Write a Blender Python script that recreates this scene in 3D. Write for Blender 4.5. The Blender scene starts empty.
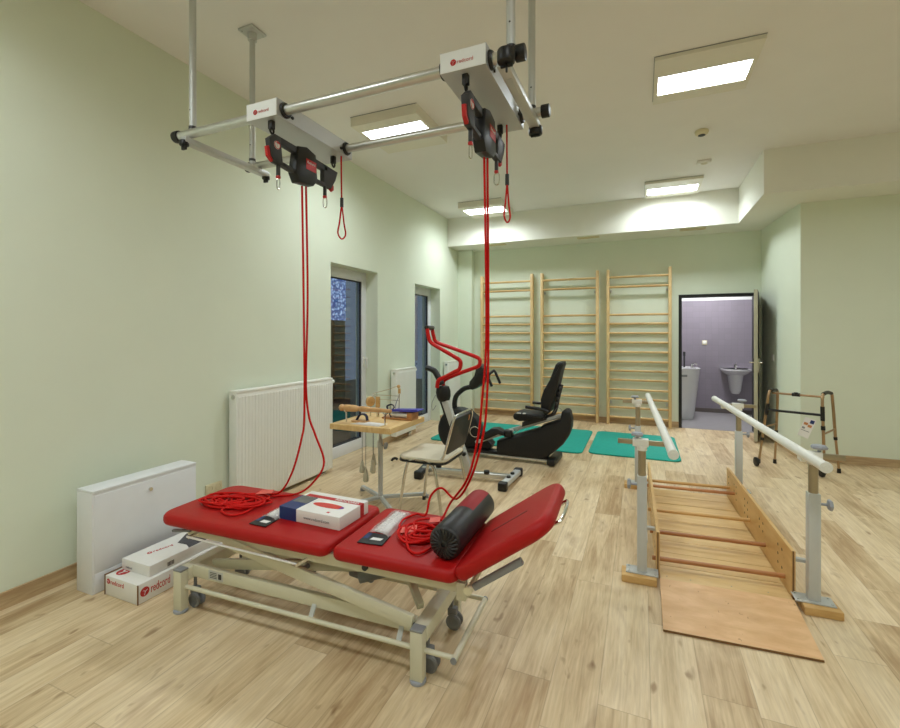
import bpy, bmesh, math, random
from mathutils import Vector, Matrix, Euler
random.seed(7)
PI = math.pi
scene = bpy.context.scene
COL = scene.collection
V = Vector

# ---------------------------------------------------------------- materials
def lin(c):
    return tuple((x / 12.92 if x <= 0.04045 else ((x + 0.055) / 1.055) ** 2.4) for x in [v / 255 for v in c])

def new_mat(name):
    m = bpy.data.materials.new(name); m.use_nodes = True
    nt = m.node_tree
    return m, nt, nt.nodes['Principled BSDF']

def node(nt, kind, **kw):
    n = nt.nodes.new(kind)
    for k, v in kw.items():
        if k.startswith('i_'):
            n.inputs[k[2:].replace('_', ' ')].default_value = v
        else:
            setattr(n, k, v)
    return n

def mat(name, rgb, rough=.5, metal=0, var=.06, scale=12, bump=0, bscale=200, spec=.5, coat=0):
    """plain surface with a faint procedural unevenness"""
    m, nt, p = new_mat(name)
    c = lin(rgb)
    tc = node(nt, 'ShaderNodeTexCoord')
    nz = node(nt, 'ShaderNodeTexNoise', i_Scale=scale, i_Detail=3.0)
    nt.links.new(tc.outputs['Object'], nz.inputs['Vector'])
    rp = node(nt, 'ShaderNodeValToRGB')
    rp.color_ramp.elements[0].position = .3; rp.color_ramp.elements[1].position = .7
    rp.color_ramp.elements[0].color = (*[x * (1 - var) for x in c], 1)
    rp.color_ramp.elements[1].color = (*[min(1, x * (1 + var)) for x in c], 1)
    nt.links.new(nz.outputs['Fac'], rp.inputs['Fac'])
    nt.links.new(rp.outputs['Color'], p.inputs['Base Color'])
    p.inputs['Roughness'].default_value = rough
    p.inputs['Metallic'].default_value = metal
    p.inputs['Specular IOR Level'].default_value = spec
    p.inputs['Coat Weight'].default_value = coat
    if bump:
        n2 = node(nt, 'ShaderNodeTexNoise', i_Scale=bscale, i_Detail=2.0)
        nt.links.new(tc.outputs['Object'], n2.inputs['Vector'])
        b = node(nt, 'ShaderNodeBump', i_Strength=bump, i_Distance=.002)
        nt.links.new(n2.outputs['Fac'], b.inputs['Height'])
        nt.links.new(b.outputs['Normal'], p.inputs['Normal'])
    return m

def wood(name, a, b, scale=(1, 1, 1), rough=.4, knots=None, contrast=(.35, .65)):
    m, nt, p = new_mat(name)
    tc = node(nt, 'ShaderNodeTexCoord')
    mp = node(nt, 'ShaderNodeMapping'); mp.inputs['Scale'].default_value = scale
    nt.links.new(tc.outputs['Object'], mp.inputs['Vector'])
    nz = node(nt, 'ShaderNodeTexNoise', i_Scale=1.0, i_Detail=6.0, i_Roughness=.6, i_Distortion=.6)
    nt.links.new(mp.outputs['Vector'], nz.inputs['Vector'])
    rp = node(nt, 'ShaderNodeValToRGB')
    rp.color_ramp.elements[0].position, rp.color_ramp.elements[1].position = contrast
    rp.color_ramp.elements[0].color = (*lin(a), 1); rp.color_ramp.elements[1].color = (*lin(b), 1)
    nt.links.new(nz.outputs['Fac'], rp.inputs['Fac'])
    out = rp.outputs['Color']
    if knots:
        vz = node(nt, 'ShaderNodeTexNoise', i_Scale=knots, i_Detail=2.0)
        mp2 = node(nt, 'ShaderNodeMapping'); mp2.inputs['Scale'].default_value = (1.6, .6, 1)
        nt.links.new(tc.outputs['Object'], mp2.inputs['Vector'])
        nt.links.new(mp2.outputs['Vector'], vz.inputs['Vector'])
        r2 = node(nt, 'ShaderNodeValToRGB')
        r2.color_ramp.elements[0].position = .70; r2.color_ramp.elements[1].position = .74
        r2.color_ramp.elements[0].color = (1, 1, 1, 1); r2.color_ramp.elements[1].color = (.55, .42, .3, 1)
        nt.links.new(vz.outputs['Fac'], r2.inputs['Fac'])
        mx = node(nt, 'ShaderNodeMix', data_type='RGBA', blend_type='MULTIPLY')
        mx.inputs[0].default_value = .8
        nt.links.new(out, mx.inputs[6]); nt.links.new(r2.outputs['Color'], mx.inputs[7])
        out = mx.outputs[2]
    nt.links.new(out, p.inputs['Base Color'])
    p.inputs['Roughness'].default_value = rough
    return m

def emit(name, rgb, strength):
    m, nt, p = new_mat(name)
    p.inputs['Base Color'].default_value = (.8, .8, .8, 1)
    p.inputs['Emission Color'].default_value = (*rgb, 1)
    p.inputs['Emission Strength'].default_value = strength
    return m

def plank_floor(name, tint=1.0):
    """vinyl oak planks running along y: width 0.185, staggered ends"""
    m, nt, p = new_mat(name)
    L = nt.links.new
    tc = node(nt, 'ShaderNodeTexCoord')
    sp = node(nt, 'ShaderNodeSeparateXYZ'); L(tc.outputs['Object'], sp.inputs[0])
    def math_(op, a, b=None, c=None):
        n = node(nt, 'ShaderNodeMath', operation=op)
        for i, v in enumerate((a, b, c)):
            if v is None: continue
            if isinstance(v, (int, float)): n.inputs[i].default_value = v
            else: L(v, n.inputs[i])
        return n.outputs[0]
    X, Y = sp.outputs[0], sp.outputs[1]
    xs = math_('DIVIDE', math_('ADD', X, 10.07), .185)
    xi = math_('FLOOR', xs); xf = math_('FRACT', xs)
    wn = node(nt, 'ShaderNodeTexWhiteNoise', noise_dimensions='1D'); L(xi, wn.inputs['W'])
    ys = math_('DIVIDE', math_('ADD', math_('ADD', Y, 20.0), math_('MULTIPLY', wn.outputs['Value'], 1.05)), 1.05)
    yi = math_('FLOOR', ys); yf = math_('FRACT', ys)
    cb = node(nt, 'ShaderNodeCombineXYZ'); L(xi, cb.inputs[0]); L(yi, cb.inputs[1])
    w2 = node(nt, 'ShaderNodeTexWhiteNoise', noise_dimensions='3D'); L(cb.outputs[0], w2.inputs['Vector'])
    rnd = w2.outputs['Value']
    # grain, shifted per plank
    sh = math_('MULTIPLY', rnd, 37.0)
    cg = node(nt, 'ShaderNodeCombineXYZ')
    L(math_('MULTIPLY', X, 26.0), cg.inputs[0]); L(math_('ADD', math_('MULTIPLY', Y, 1.9), sh), cg.inputs[1]); L(sh, cg.inputs[2])
    g1 = node(nt, 'ShaderNodeTexNoise', i_Scale=1.0, i_Detail=7.0, i_Roughness=.62, i_Distortion=.9); L(cg.outputs[0], g1.inputs['Vector'])
    cg2 = node(nt, 'ShaderNodeCombineXYZ')
    L(math_('MULTIPLY', X, 7.0), cg2.inputs[0]); L(math_('ADD', math_('MULTIPLY', Y, 2.2), sh), cg2.inputs[1]); L(sh, cg2.inputs[2])
    g2 = node(nt, 'ShaderNodeTexNoise', i_Scale=1.0, i_Detail=3.0, i_Distortion=.4); L(cg2.outputs[0], g2.inputs['Vector'])
    rp = node(nt, 'ShaderNodeValToRGB')
    e = rp.color_ramp.elements
    e[0].position = .34; e[0].color = (*lin((178, 148, 110)), 1)
    e[1].position = .68; e[1].color = (*lin((230, 211, 178)), 1)
    k = rp.color_ramp.elements.new(.51); k.color = (*lin((213, 190, 152)), 1)
    f = math_('ADD', math_('MULTIPLY', g1.outputs['Fac'], .5), math_('MULTIPLY', g2.outputs['Fac'], .42))
    f = math_('SUBTRACT', math_('ADD', f, math_('MULTIPLY', rnd, .17)), .03)
    L(f, rp.inputs['Fac'])
    # dark knots and smudges
    kn = node(nt, 'ShaderNodeValToRGB')
    kn.color_ramp.elements[0].position = .62; kn.color_ramp.elements[0].color = (1, 1, 1, 1)
    kn.color_ramp.elements[1].position = .76; kn.color_ramp.elements[1].color = (.62, .52, .44, 1)
    L(g2.outputs['Fac'], kn.inputs['Fac'])
    mx = node(nt, 'ShaderNodeMix', data_type='RGBA', blend_type='MULTIPLY'); mx.inputs[0].default_value = .9
    L(rp.outputs['Color'], mx.inputs[6]); L(kn.outputs['Color'], mx.inputs[7])
    ck = node(nt, 'ShaderNodeCombineXYZ'); L(math_('MULTIPLY', X, 15.0), ck.inputs[0]); L(math_('ADD', math_('MULTIPLY', Y, 6.5), sh), ck.inputs[1]); L(sh, ck.inputs[2])
    g3 = node(nt, 'ShaderNodeTexNoise', i_Scale=1.0, i_Detail=2.0, i_Distortion=.3); L(ck.outputs[0], g3.inputs['Vector'])
    k3 = node(nt, 'ShaderNodeValToRGB')
    k3.color_ramp.elements[0].position = .66; k3.color_ramp.elements[0].color = (1, 1, 1, 1)
    k3.color_ramp.elements[1].position = .76; k3.color_ramp.elements[1].color = (.55, .45, .37, 1)
    L(g3.outputs['Fac'], k3.inputs['Fac'])
    mk = node(nt, 'ShaderNodeMix', data_type='RGBA', blend_type='MULTIPLY'); mk.inputs[0].default_value = .9
    L(mx.outputs[2], mk.inputs[6]); L(k3.outputs['Color'], mk.inputs[7])
    cf = node(nt, 'ShaderNodeCombineXYZ'); L(math_('MULTIPLY', X, 110.0), cf.inputs[0]); L(math_('ADD', math_('MULTIPLY', Y, 7.0), sh), cf.inputs[1]); L(sh, cf.inputs[2])
    g4 = node(nt, 'ShaderNodeTexNoise', i_Scale=1.0, i_Detail=3.0); L(cf.outputs[0], g4.inputs['Vector'])
    k4 = node(nt, 'ShaderNodeValToRGB')
    k4.color_ramp.elements[0].position = .35; k4.color_ramp.elements[0].color = (.91, .89, .87, 1)
    k4.color_ramp.elements[1].position = .6; k4.color_ramp.elements[1].color = (1.03, 1.03, 1.03, 1)
    L(g4.outputs['Fac'], k4.inputs['Fac'])
    mf = node(nt, 'ShaderNodeMix', data_type='RGBA', blend_type='MULTIPLY'); mf.inputs[0].default_value = 1.0
    L(mk.outputs[2], mf.inputs[6]); L(k4.outputs['Color'], mf.inputs[7]); mx = mf
    # seams
    ex = math_('MINIMUM', xf, math_('SUBTRACT', 1.0, xf))
    ey = math_('MINIMUM', yf, math_('SUBTRACT', 1.0, yf))
    sx = math_('LESS_THAN', ex, .010); sy = math_('LESS_THAN', ey, .0018)
    s = math_('MULTIPLY', math_('MAXIMUM', sx, sy), .3)
    m2 = node(nt, 'ShaderNodeMix', data_type='RGBA', blend_type='MIX')
    L(s, m2.inputs[0]); L(mx.outputs[2], m2.inputs[6]); m2.inputs[7].default_value = (*lin((120, 92, 66)), 1)
    L(m2.outputs[2], p.inputs['Base Color'])
    p.inputs['Roughness'].default_value = .42
    p.inputs['Specular IOR Level'].default_value = .45
    bp = node(nt, 'ShaderNodeBump', i_Strength=.12, i_Distance=.002); L(g1.outputs['Fac'], bp.inputs['Height'])
    L(bp.outputs['Normal'], p.inputs['Normal'])
    return m

def tile_mat(name, a, b, grout, size):
    m, nt, p = new_mat(name)
    tc = node(nt, 'ShaderNodeTexCoord')
    mp = node(nt, 'ShaderNodeMapping'); mp.inputs['Rotation'].default_value = (PI / 2, 0, 0)
    nt.links.new(tc.outputs['Object'], mp.inputs['Vector'])
    br = node(nt, 'ShaderNodeTexBrick', offset=0.0)
    br.inputs['Color1'].default_value = (*lin(a), 1); br.inputs['Color2'].default_value = (*lin(b), 1)
    br.inputs['Mortar'].default_value = (*lin(grout), 1)
    br.inputs['Scale'].default_value = 1 / size
    br.inputs['Mortar Size'].default_value = .012
    br.inputs['Brick Width'].default_value = 1.0; br.inputs['Row Height'].default_value = 1.0
    nt.links.new(mp.outputs['Vector'], br.inputs['Vector'])
    nt.links.new(br.outputs['Color'], p.inputs['Base Color'])
    p.inputs['Roughness'].default_value = .35
    return m

def glass_pane(name):
    m, nt, p = new_mat(name)
    nt.nodes.remove(p)
    out = [n for n in nt.nodes if n.type == 'OUTPUT_MATERIAL'][0]
    tr = node(nt, 'ShaderNodeBsdfTransparent'); tr.inputs[0].default_value = (.78, .84, .86, 1)
    gl = node(nt, 'ShaderNodeBsdfGlossy'); gl.inputs['Roughness'].default_value = .01
    fr = node(nt, 'ShaderNodeFresnel', i_IOR=2.3)
    mx = node(nt, 'ShaderNodeMixShader')
    ge = node(nt, 'ShaderNodeNewGeometry')
    ff = node(nt, 'ShaderNodeMath', operation='SUBTRACT'); ff.inputs[0].default_value = 1.0; nt.links.new(ge.outputs['Backfacing'], ff.inputs[1])
    fm = node(nt, 'ShaderNodeMath', operation='MULTIPLY'); nt.links.new(ff.outputs[0], fm.inputs[0]); nt.links.new(fr.outputs[0], fm.inputs[1])
    nt.links.new(fm.outputs[0], mx.inputs[0]); nt.links.new(tr.outputs[0], mx.inputs[1]); nt.links.new(gl.outputs[0], mx.inputs[2])
    nt.links.new(mx.outputs[0], out.inputs['Surface'])
    return m

def plastic_film(name, rgb, alpha=.35):
    m, nt, p = new_mat(name)
    out = [n for n in nt.nodes if n.type == 'OUTPUT_MATERIAL'][0]
    p.inputs['Base Color'].default_value = (*lin(rgb), 1); p.inputs['Roughness'].default_value = .12
    tc = node(nt, 'ShaderNodeTexCoord')
    nz = node(nt, 'ShaderNodeTexNoise', i_Scale=60.0, i_Detail=3.0)
    nt.links.new(tc.outputs['Object'], nz.inputs['Vector'])
    b = node(nt, 'ShaderNodeBump', i_Strength=.8, i_Distance=.006)
    nt.links.new(nz.outputs['Fac'], b.inputs['Height']); nt.links.new(b.outputs['Normal'], p.inputs['Normal'])
    tr = node(nt, 'ShaderNodeBsdfTransparent')
    mx = node(nt, 'ShaderNodeMixShader'); mx.inputs[0].default_value = alpha
    nt.links.new(tr.outputs[0], mx.inputs[1]); nt.links.new(p.outputs[0], mx.inputs[2])
    nt.links.new(mx.outputs[0], out.inputs['Surface'])
    return m

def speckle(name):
    """blue and white mottled pattern that glows by emission"""
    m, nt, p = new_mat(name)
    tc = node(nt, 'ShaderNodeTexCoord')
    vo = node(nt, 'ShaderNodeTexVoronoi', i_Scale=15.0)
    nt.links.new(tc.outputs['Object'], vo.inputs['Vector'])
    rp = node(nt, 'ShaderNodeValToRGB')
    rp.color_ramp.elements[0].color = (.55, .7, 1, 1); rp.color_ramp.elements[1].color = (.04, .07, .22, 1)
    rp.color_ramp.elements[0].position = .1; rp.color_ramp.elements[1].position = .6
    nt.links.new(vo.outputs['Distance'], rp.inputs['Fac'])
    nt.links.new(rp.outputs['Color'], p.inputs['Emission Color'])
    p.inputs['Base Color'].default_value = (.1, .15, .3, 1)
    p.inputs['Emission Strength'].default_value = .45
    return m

M = dict(
    wall=mat('green_paint', (223, 230, 212), .85, var=.012, scale=3, bump=.12, bscale=300, spec=.2),
    ceil=mat('ceiling_paint', (236, 234, 232), .9, var=.01, scale=3, spec=.15),
    soffit=mat('soffit_paint', (232, 232, 222), .9, var=.01, scale=3, spec=.15),
    floor=plank_floor('oak_planks'),
    skirt=wood('oak_skirting', (170, 140, 104), (200, 174, 136), (3, 3, 30), .5),
    white=mat('white_enamel', (236, 236, 230), .35, var=.01),
    cab=mat('cabinet_white', (228, 230, 234), .4, var=.01),
    carton=mat('carton_white', (232, 230, 226), .6, var=.02),
    pvc=mat('white_pvc', (226, 228, 232), .35, var=.01),
    cream=mat('cream_powdercoat', (214, 210, 186), .42, var=.02),
    creamplate=mat('beige_plastic', (216, 206, 172), .45, var=.02),
    alu=mat('brushed_aluminium', (206, 206, 202), .32, .85, var=.03),
    alup=mat('grey_lacquered_steel', (196, 198, 196), .4, .25, var=.02),
    postm=mat('light_grey_post_paint', (200, 203, 202), .45, 0, var=.02),
    trolleyshade=mat('trolley_shaded_side', (192, 195, 198), .4, .3, var=.01),  # white trolley greyed here: shade on its sides put into the colour
    trolley=mat('trolley_lit_front', (232, 233, 232), .4, 0, var=.01),
    steel=mat('chrome', (215, 213, 208), .16, 1, var=.02),
    bronze=mat('bronze_tube', (176, 146, 112), .3, .8, var=.03),
    dsteel=mat('brushed_steel_tube', (176, 164, 140), .35, .7, var=.04),
    black=mat('black_plastic', (17, 17, 18), .42, var=.1),
    dgrey=mat('charcoal_plastic', (52, 52, 55), .5, var=.08),
    cover=mat('black_moulded_cover', (11, 11, 12), .55, var=.1, bump=.2, bscale=90),
    grey=mat('grey_plastic', (138, 140, 142), .5, var=.05),
    wheel=mat('dark_grey_wheel', (124, 126, 129), .5, var=.06),
    lgrey=mat('light_grey_knob', (158, 162, 172), .45, var=.05),
    red=mat('red_vinyl', (170, 17, 17), .45, spec=.28, var=.03, scale=4, bump=.25, bscale=420),
    dred=mat('dark_red_seam', (110, 10, 14), .5),
    rope=mat('red_cord_braid', (200, 16, 13), .6, spec=.2, var=.12, scale=160),
    redp=mat('red_plastic', (190, 26, 28), .4, var=.04),
    redtube=mat('red_tube_paint', (198, 20, 18), .35, spec=.3, var=.03),
    logol=mat('pale_red_print', (204, 112, 108), .6, var=.02),
    logo=mat('red_print', (188, 42, 44), .6, var=.02),
    blackvinyl=mat('black_vinyl', (30, 29, 30), .42, var=.06, bump=.25, bscale=300),
    redv2=mat('crimson_vinyl', (150, 24, 34), .5, spec=.3, var=.04, bump=.25, bscale=300),
    mat=mat('turquoise_foam', (14, 158, 142), .75, var=.05, scale=30, bump=.5, bscale=250),
    pine=wood('pine', (206, 172, 118), (228, 198, 146), (14, 14, 2.2), .45),
    pineh=wood('pine_rung', (192, 154, 98), (220, 188, 134), (2.2, 16, 16), .45),
    beech=wood('beech', (196, 148, 96), (214, 170, 118), (10, 3, 10), .4),
    table=wood('pine_tabletop', (212, 172, 110), (232, 200, 144), (22, 2.6, 12), .42),
    ply=wood('birch_plywood', (206, 164, 102), (226, 190, 132), (18, 2.2, 10), .4, knots=26),
    plydeck=wood('deck_plywood', (204, 168, 110), (222, 190, 134), (2.2, 22, 10), .4),
    rungred=wood('reddish_dowel', (170, 112, 66), (196, 138, 88), (2, 20, 20), .4),
    ramp=wood('birch_ramp_board', (208, 162, 112), (226, 184, 136), (5, 14, 10), .45, knots=30),
    blockw=wood('oiled_pine_block', (196, 152, 90), (220, 180, 118), (3, 22, 22), .45),
    edge=mat('plywood_edge', (124, 88, 50), .6, var=.1, scale=60),
    lamp=emit('lamp_diffuser', (.88, .96, 1.0), 3.2), bathfill=emit('bath_fill_diffuser', (.97, .97, 1.0), 36),
    lamph=mat('lamp_housing', (226, 222, 208), .5, var=.01),
    seatc=mat('cream_seat_fabric', (214, 205, 182), .8, var=.03, bump=.2),
    purple=tile_mat('lilac_tile', (138, 131, 142), (142, 134, 146), (126, 120, 130), .1),
    bathfloor=mat('grey_floor_tile', (150, 146, 148), .45, var=.03),
    bathwhite=mat('bath_white_wall', (228, 230, 230), .8, var=.01),
    bathskirt=mat('brown_grey_tile_skirting', (104, 96, 92), .5),
    ceramic=mat('white_ceramic', (226, 226, 228), .2, var=.01, coat=.3),
    doorb=mat('black_door_leaf', (26, 25, 25), .45, var=.05),
    doore=mat('beige_door_edge', (180, 174, 150), .5, var=.03),
    frameb=mat('black_door_frame', (20, 22, 22), .45),
    glass=glass_pane('window_glass'),
    speckle_glow=speckle('glowing_speckle'),
    asphalt=mat('dark_paving', (48, 50, 54), .9),
    film=plastic_film('clear_plastic_film', (232, 226, 226), .38),
    card=mat('black_card', (24, 25, 30), .5, var=.2, scale=40),
    paper=mat('white_paper', (232, 230, 228), .7, var=.01),
    navy=mat('navy_print', (30, 52, 110), .45, var=.08, scale=20),
    photo=mat('grey_photo_print', (104, 106, 104), .45, var=.25, scale=26),
    purplep=mat('violet_print', (128, 60, 150), .45, var=.05),
    redprint=mat('bright_red_print', (212, 62, 52), .45, var=.04),
    blue=mat('blue_plastic', (66, 66, 178), .4, var=.04),
    navyfelt=mat('navy_strap', (34, 36, 66), .8, var=.1),
    tag=mat('pale_red_tag', (222, 96, 84), .55, var=.08, scale=50),
    sand=mat('weight_cream', (186, 180, 158), .5, var=.04),
    darkprint=mat('dark_grey_print', (70, 68, 74), .6, var=.15, scale=30),
    plug=mat('dark_hole', (26, 24, 22), .7),
    orange=mat('orange_print', (206, 140, 90), .6),
)

# ---------------------------------------------------------------- geometry helpers
W = {}          # world matrix of every empty / part, so that meshes can be written in world metres

def frame_z(d):
    d = V(d).normalized()
    up = V((0, 0, 1)) if abs(d.z) < .95 else V((1, 0, 0))
    x = up.cross(d).normalized(); y = d.cross(x)
    return Matrix((x, y, d)).transposed().to_4x4()

class MB:
    def __init__(s): s.bm = bmesh.new()
    def _add(s, t, mtx=None):
        if mtx is not None: t.transform(mtx)
        me = bpy.data.meshes.new('t'); t.to_mesh(me); s.bm.from_mesh(me)
        bpy.data.meshes.remove(me); t.free(); return s
    def box(s, lo, hi, bevel=0, seg=2, rot=None):
        lo, hi = V(lo), V(hi); c = (lo + hi) / 2; d = hi - lo
        t = bmesh.new(); bmesh.ops.create_cube(t, size=1)
        bmesh.ops.scale(t, vec=d, verts=t.verts)
        if bevel: bmesh.ops.bevel(t, geom=t.edges[:], offset=min(bevel, min(d) * .49), segments=seg, affect='EDGES', profile=.5)
        mt = Matrix.Translation(c)
        if rot is not None: mt = mt @ Euler(rot).to_matrix().to_4x4()
        return s._add(t, mt)
    def obox(s, p0, p1, w, h, up=(0, 0, 1), bevel=0):
        """box running p0 -> p1, w across, h along up"""
        p0, p1 = V(p0), V(p1); d = (p1 - p0); L = d.length; z = d.normalized()
        u = V(up); u = (u - z * u.dot(z)).normalized(); x = u.cross(z)
        t = bmesh.new(); bmesh.ops.create_cube(t, size=1)
        bmesh.ops.scale(t, vec=(w, h, L), verts=t.verts)
        if bevel: bmesh.ops.bevel(t, geom=t.edges[:], offset=bevel, segments=2, affect='EDGES', profile=.5)
        R = Matrix((x, u, z)).transposed().to_4x4()
        return s._add(t, Matrix.Translation((p0 + p1) / 2) @ R)
    def cyl(s, p0, p1, r, r2=None, seg=20, bevel=0):
        p0, p1 = V(p0), V(p1); d = p1 - p0
        t = bmesh.new()
        bmesh.ops.create_cone(t, cap_ends=True, segments=seg, radius1=r, radius2=r if r2 is None else r2, depth=d.length)
        if bevel:
            es = [e for e in t.edges if any(len(f.verts) > 4 for f in e.link_faces)]
            bmesh.ops.bevel(t, geom=es, offset=bevel, segments=2, affect='EDGES', profile=.5)
        return s._add(t, Matrix.Translation((p0 + p1) / 2) @ frame_z(d))
    def sph(s, c, r, sc=(1, 1, 1), seg=16):
        t = bmesh.new(); bmesh.ops.create_uvsphere(t, u_segments=seg, v_segments=max(6, seg // 2), radius=r)
        return s._add(t, Matrix.Translation(V(c)) @ Matrix.Diagonal((*sc, 1)))
    def lathe(s, prof, origin, axis=(0, 0, 1), seg=24):
        """prof: list of (radius, height along axis)"""
        t = bmesh.new(); rings = []
        for r, h in prof:
            if r < 1e-6: rings.append([t.verts.new((0, 0, h))])
            else: rings.append([t.verts.new((r * math.cos(2 * PI * i / seg), r * math.sin(2 * PI * i / seg), h)) for i in range(seg)])
        for a, b in zip(rings, rings[1:]):
            for i in range(seg):
                j = (i + 1) % seg
                q = [a[i % len(a)], a[j % len(a)], b[j % len(b)], b[i % len(b)]]
                u = []
                for v in q:
                    if v not in u: u.append(v)
                if len(u) > 2:
                    try: t.faces.new(u)
                    except ValueError: pass
        for rg in (rings[0], rings[-1]):
            if len(rg) > 2: t.faces.new(rg)
        bmesh.ops.recalc_face_normals(t, faces=t.faces)
        return s._add(t, Matrix.Translation(V(origin)) @ frame_z(axis))
    def tube(s, pts, r, seg=10, closed=False, caps=True, flat=None):
        pts = [V(p) for p in pts]; n = len(pts); t = bmesh.new(); rings = []; prev = None
        for i, p in enumerate(pts):
            if closed: d = pts[(i + 1) % n] - pts[i - 1]
            else: d = pts[min(i + 1, n - 1)] - pts[max(i - 1, 0)]
            d.normalize()
            if prev is None:
                u = V((0, 0, 1)) if abs(d.z) < .9 else V((1, 0, 0))
                x = u.cross(d).normalized()
            else:
                x = (prev - d * prev.dot(d)).normalized()
            prev = x; y = d.cross(x)
            rr = r[i] if isinstance(r, (list, tuple)) else r
            rings.append([t.verts.new(p + (x * math.cos(2 * PI * k / seg) + y * math.sin(2 * PI * k / seg) * (flat or 1)) * rr) for k in range(seg)])
        m = n if closed else n - 1
        for i in range(m):
            a, b = rings[i], rings[(i + 1) % n]
            for k in range(seg):
                t.faces.new((a[k], a[(k + 1) % seg], b[(k + 1) % seg], b[k]))
        if caps and not closed:
            t.faces.new(rings[0][::-1]); t.faces.new(rings[-1])
        bmesh.ops.recalc_face_normals(t, faces=t.faces)
        return s._add(t)
    def prism(s, pts, a, b, bevel=0, seg=2, sides=False):
        """pts: list of 3D points in a plane; extruded from offset a to offset b (vectors)"""
        t = bmesh.new(); a, b = V(a), V(b)
        lo = [t.verts.new(V(p) + a) for p in pts]; hi = [t.verts.new(V(p) + b) for p in pts]
        f0 = t.faces.new(lo); f1 = t.faces.new(hi); n = len(pts)
        for i in range(n): t.faces.new((lo[i], lo[(i + 1) % n], hi[(i + 1) % n], hi[i]))
        bmesh.ops.recalc_face_normals(t, faces=t.faces)
        if bevel:
            es = list({e for f in (f0, f1) for e in f.edges})
            if sides: es = t.edges[:]
            bmesh.ops.bevel(t, geom=es, offset=bevel, segments=seg, affect='EDGES', profile=.5)
        return s._add(t)
    def quad(s, a, b, c, d):
        t = bmesh.new(); t.faces.new([t.verts.new(V(p)) for p in (a, b, c, d)]); return s._add(t)
    def build(s, name, m, parent=None, smooth=35, local=False):
        me = bpy.data.meshes.new(name); s.bm.to_mesh(me); s.bm.free()
        me.materials.append(M[m] if isinstance(m, str) else m)
        return link_mesh(name, me, parent, smooth, local)

def link_mesh(name, me, parent, smooth=35, local=False):
    o = bpy.data.objects.new(name, me); COL.objects.link(o)
    if smooth:
        for p in me.polygons: p.use_smooth = True
        me.set_sharp_from_angle(angle=math.radians(smooth))
    if parent is not None:
        o.parent = parent
        if not local: me.transform(W[parent.name].inverted())
        W[o.name] = W[parent.name].copy()
    else:
        co = [v.co for v in me.vertices]
        c = V(((min(v.x for v in co) + max(v.x for v in co)) / 2, (min(v.y for v in co) + max(v.y for v in co)) / 2, min(v.z for v in co)))
        me.transform(Matrix.Translation(-c)); o.location = c
        W[o.name] = Matrix.Translation(c)
    return o

def tag(o, label, cat, group=None):
    o['label'] = label; o['category'] = cat
    if group: o['group'] = group
    return o
def thing(name, label, cat, loc=(0, 0, 0), rz=0, group=None):
    o = bpy.data.objects.new(name, None); COL.objects.link(o)
    o.location = loc; o.rotation_euler = (0, 0, rz); o.empty_display_size = .1
    W[o.name] = Matrix.Translation(V(loc)) @ Matrix.Rotation(rz, 4, 'Z')
    return tag(o, label, cat, group)
def struct(o):
    o['kind'] = 'structure'; return o
def dup(root, loc, label, group=None, rz=None):
    r = root.copy(); COL.objects.link(r); r.location = loc; r['label'] = label
    if group: r['group'] = group
    if rz is not None: r.rotation_euler = (0, 0, rz)
    W[r.name] = Matrix.Translation(V(loc)) @ Matrix.Rotation(r.rotation_euler.z, 4, 'Z')
    for ch in list(root.children):
        c = ch.copy(); COL.objects.link(c); c.parent = r
        for g in list(ch.children):
            d = g.copy(); COL.objects.link(d); d.parent = c
    return r

def text(name, body, size, origin, right, up, m, parent, align='LEFT', local=False, shear=0, thick=.0006, xs=1):
    cu = bpy.data.curves.new(name, 'FONT'); cu.body = body; cu.size = size; cu.align_x = align
    cu.extrude = thick; cu.resolution_u = 3; cu.shear = shear
    o = bpy.data.objects.new(name + '_curve', cu); COL.objects.link(o)
    bpy.context.view_layer.update()
    me = bpy.data.meshes.new_from_object(o.evaluated_get(bpy.context.evaluated_depsgraph_get()))
    bpy.data.objects.remove(o); bpy.data.curves.remove(cu)
    r, u = V(right).normalized(), V(up).normalized(); n = r.cross(u)
    me.transform(Matrix.Diagonal((xs, 1, 1, 1)))
    me.transform(Matrix.Translation(V(origin) + n * thick) @ Matrix((r, u, n)).transposed().to_4x4())
    me.materials.clear(); me.materials.append(M[m])
    me.name = name
    return link_mesh(name, me, parent, 0, local)

def roundel(parent, c, right, up, r, local=False, text_size=None, ty=None, word='redcord', wm='logo', xs=1):
    """the round red mark with a white runner stroke, then the word beside it"""
    right, up = V(right).normalized(), V(up).normalized(); n = right.cross(up); c = V(c)
    b = MB(); b.cyl(c, c + n * .0008, r, seg=28); o = b.build('logo_disc', 'logo', parent, 30, local)
    b = MB()
    def P(x, y): return c + right * x * r + up * y * r + n * .001
    b.tube([P(-.45, .35), P(-.1, .25), P(.05, -.1), P(-.15, -.7)], r * .13, 6, flat=.2)
    b.tube([P(.02, 0), P(.25, .15), P(.55, .3)], r * .12, 6, flat=.2)
    b.build('logo_figure', 'paper', o, 0, local)
    if text_size:
        text('logo_lettering', word, text_size, c + right * r * 1.25 - up * text_size * .32, right, up, wm, parent, local=local, xs=xs)

def spline(pts, n=8, closed=False):
    pts = [V(p) for p in pts]; out = []; N = len(pts)
    for i in range(N if closed else N - 1):
        g = (lambda k: pts[k % N]) if closed else (lambda k: pts[max(0, min(N - 1, k))])
        p0, p1, p2, p3 = g(i - 1), g(i), g(i + 1), g(i + 2)
        for k in range(n):
            t = k / n
            out.append(.5 * ((2 * p1) + (p2 - p0) * t + (2 * p0 - 5 * p1 + 4 * p2 - p3) * t * t + (3 * p1 - p0 - 3 * p2 + p3) * t ** 3))
    if not closed: out.append(pts[-1])
    return out

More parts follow.
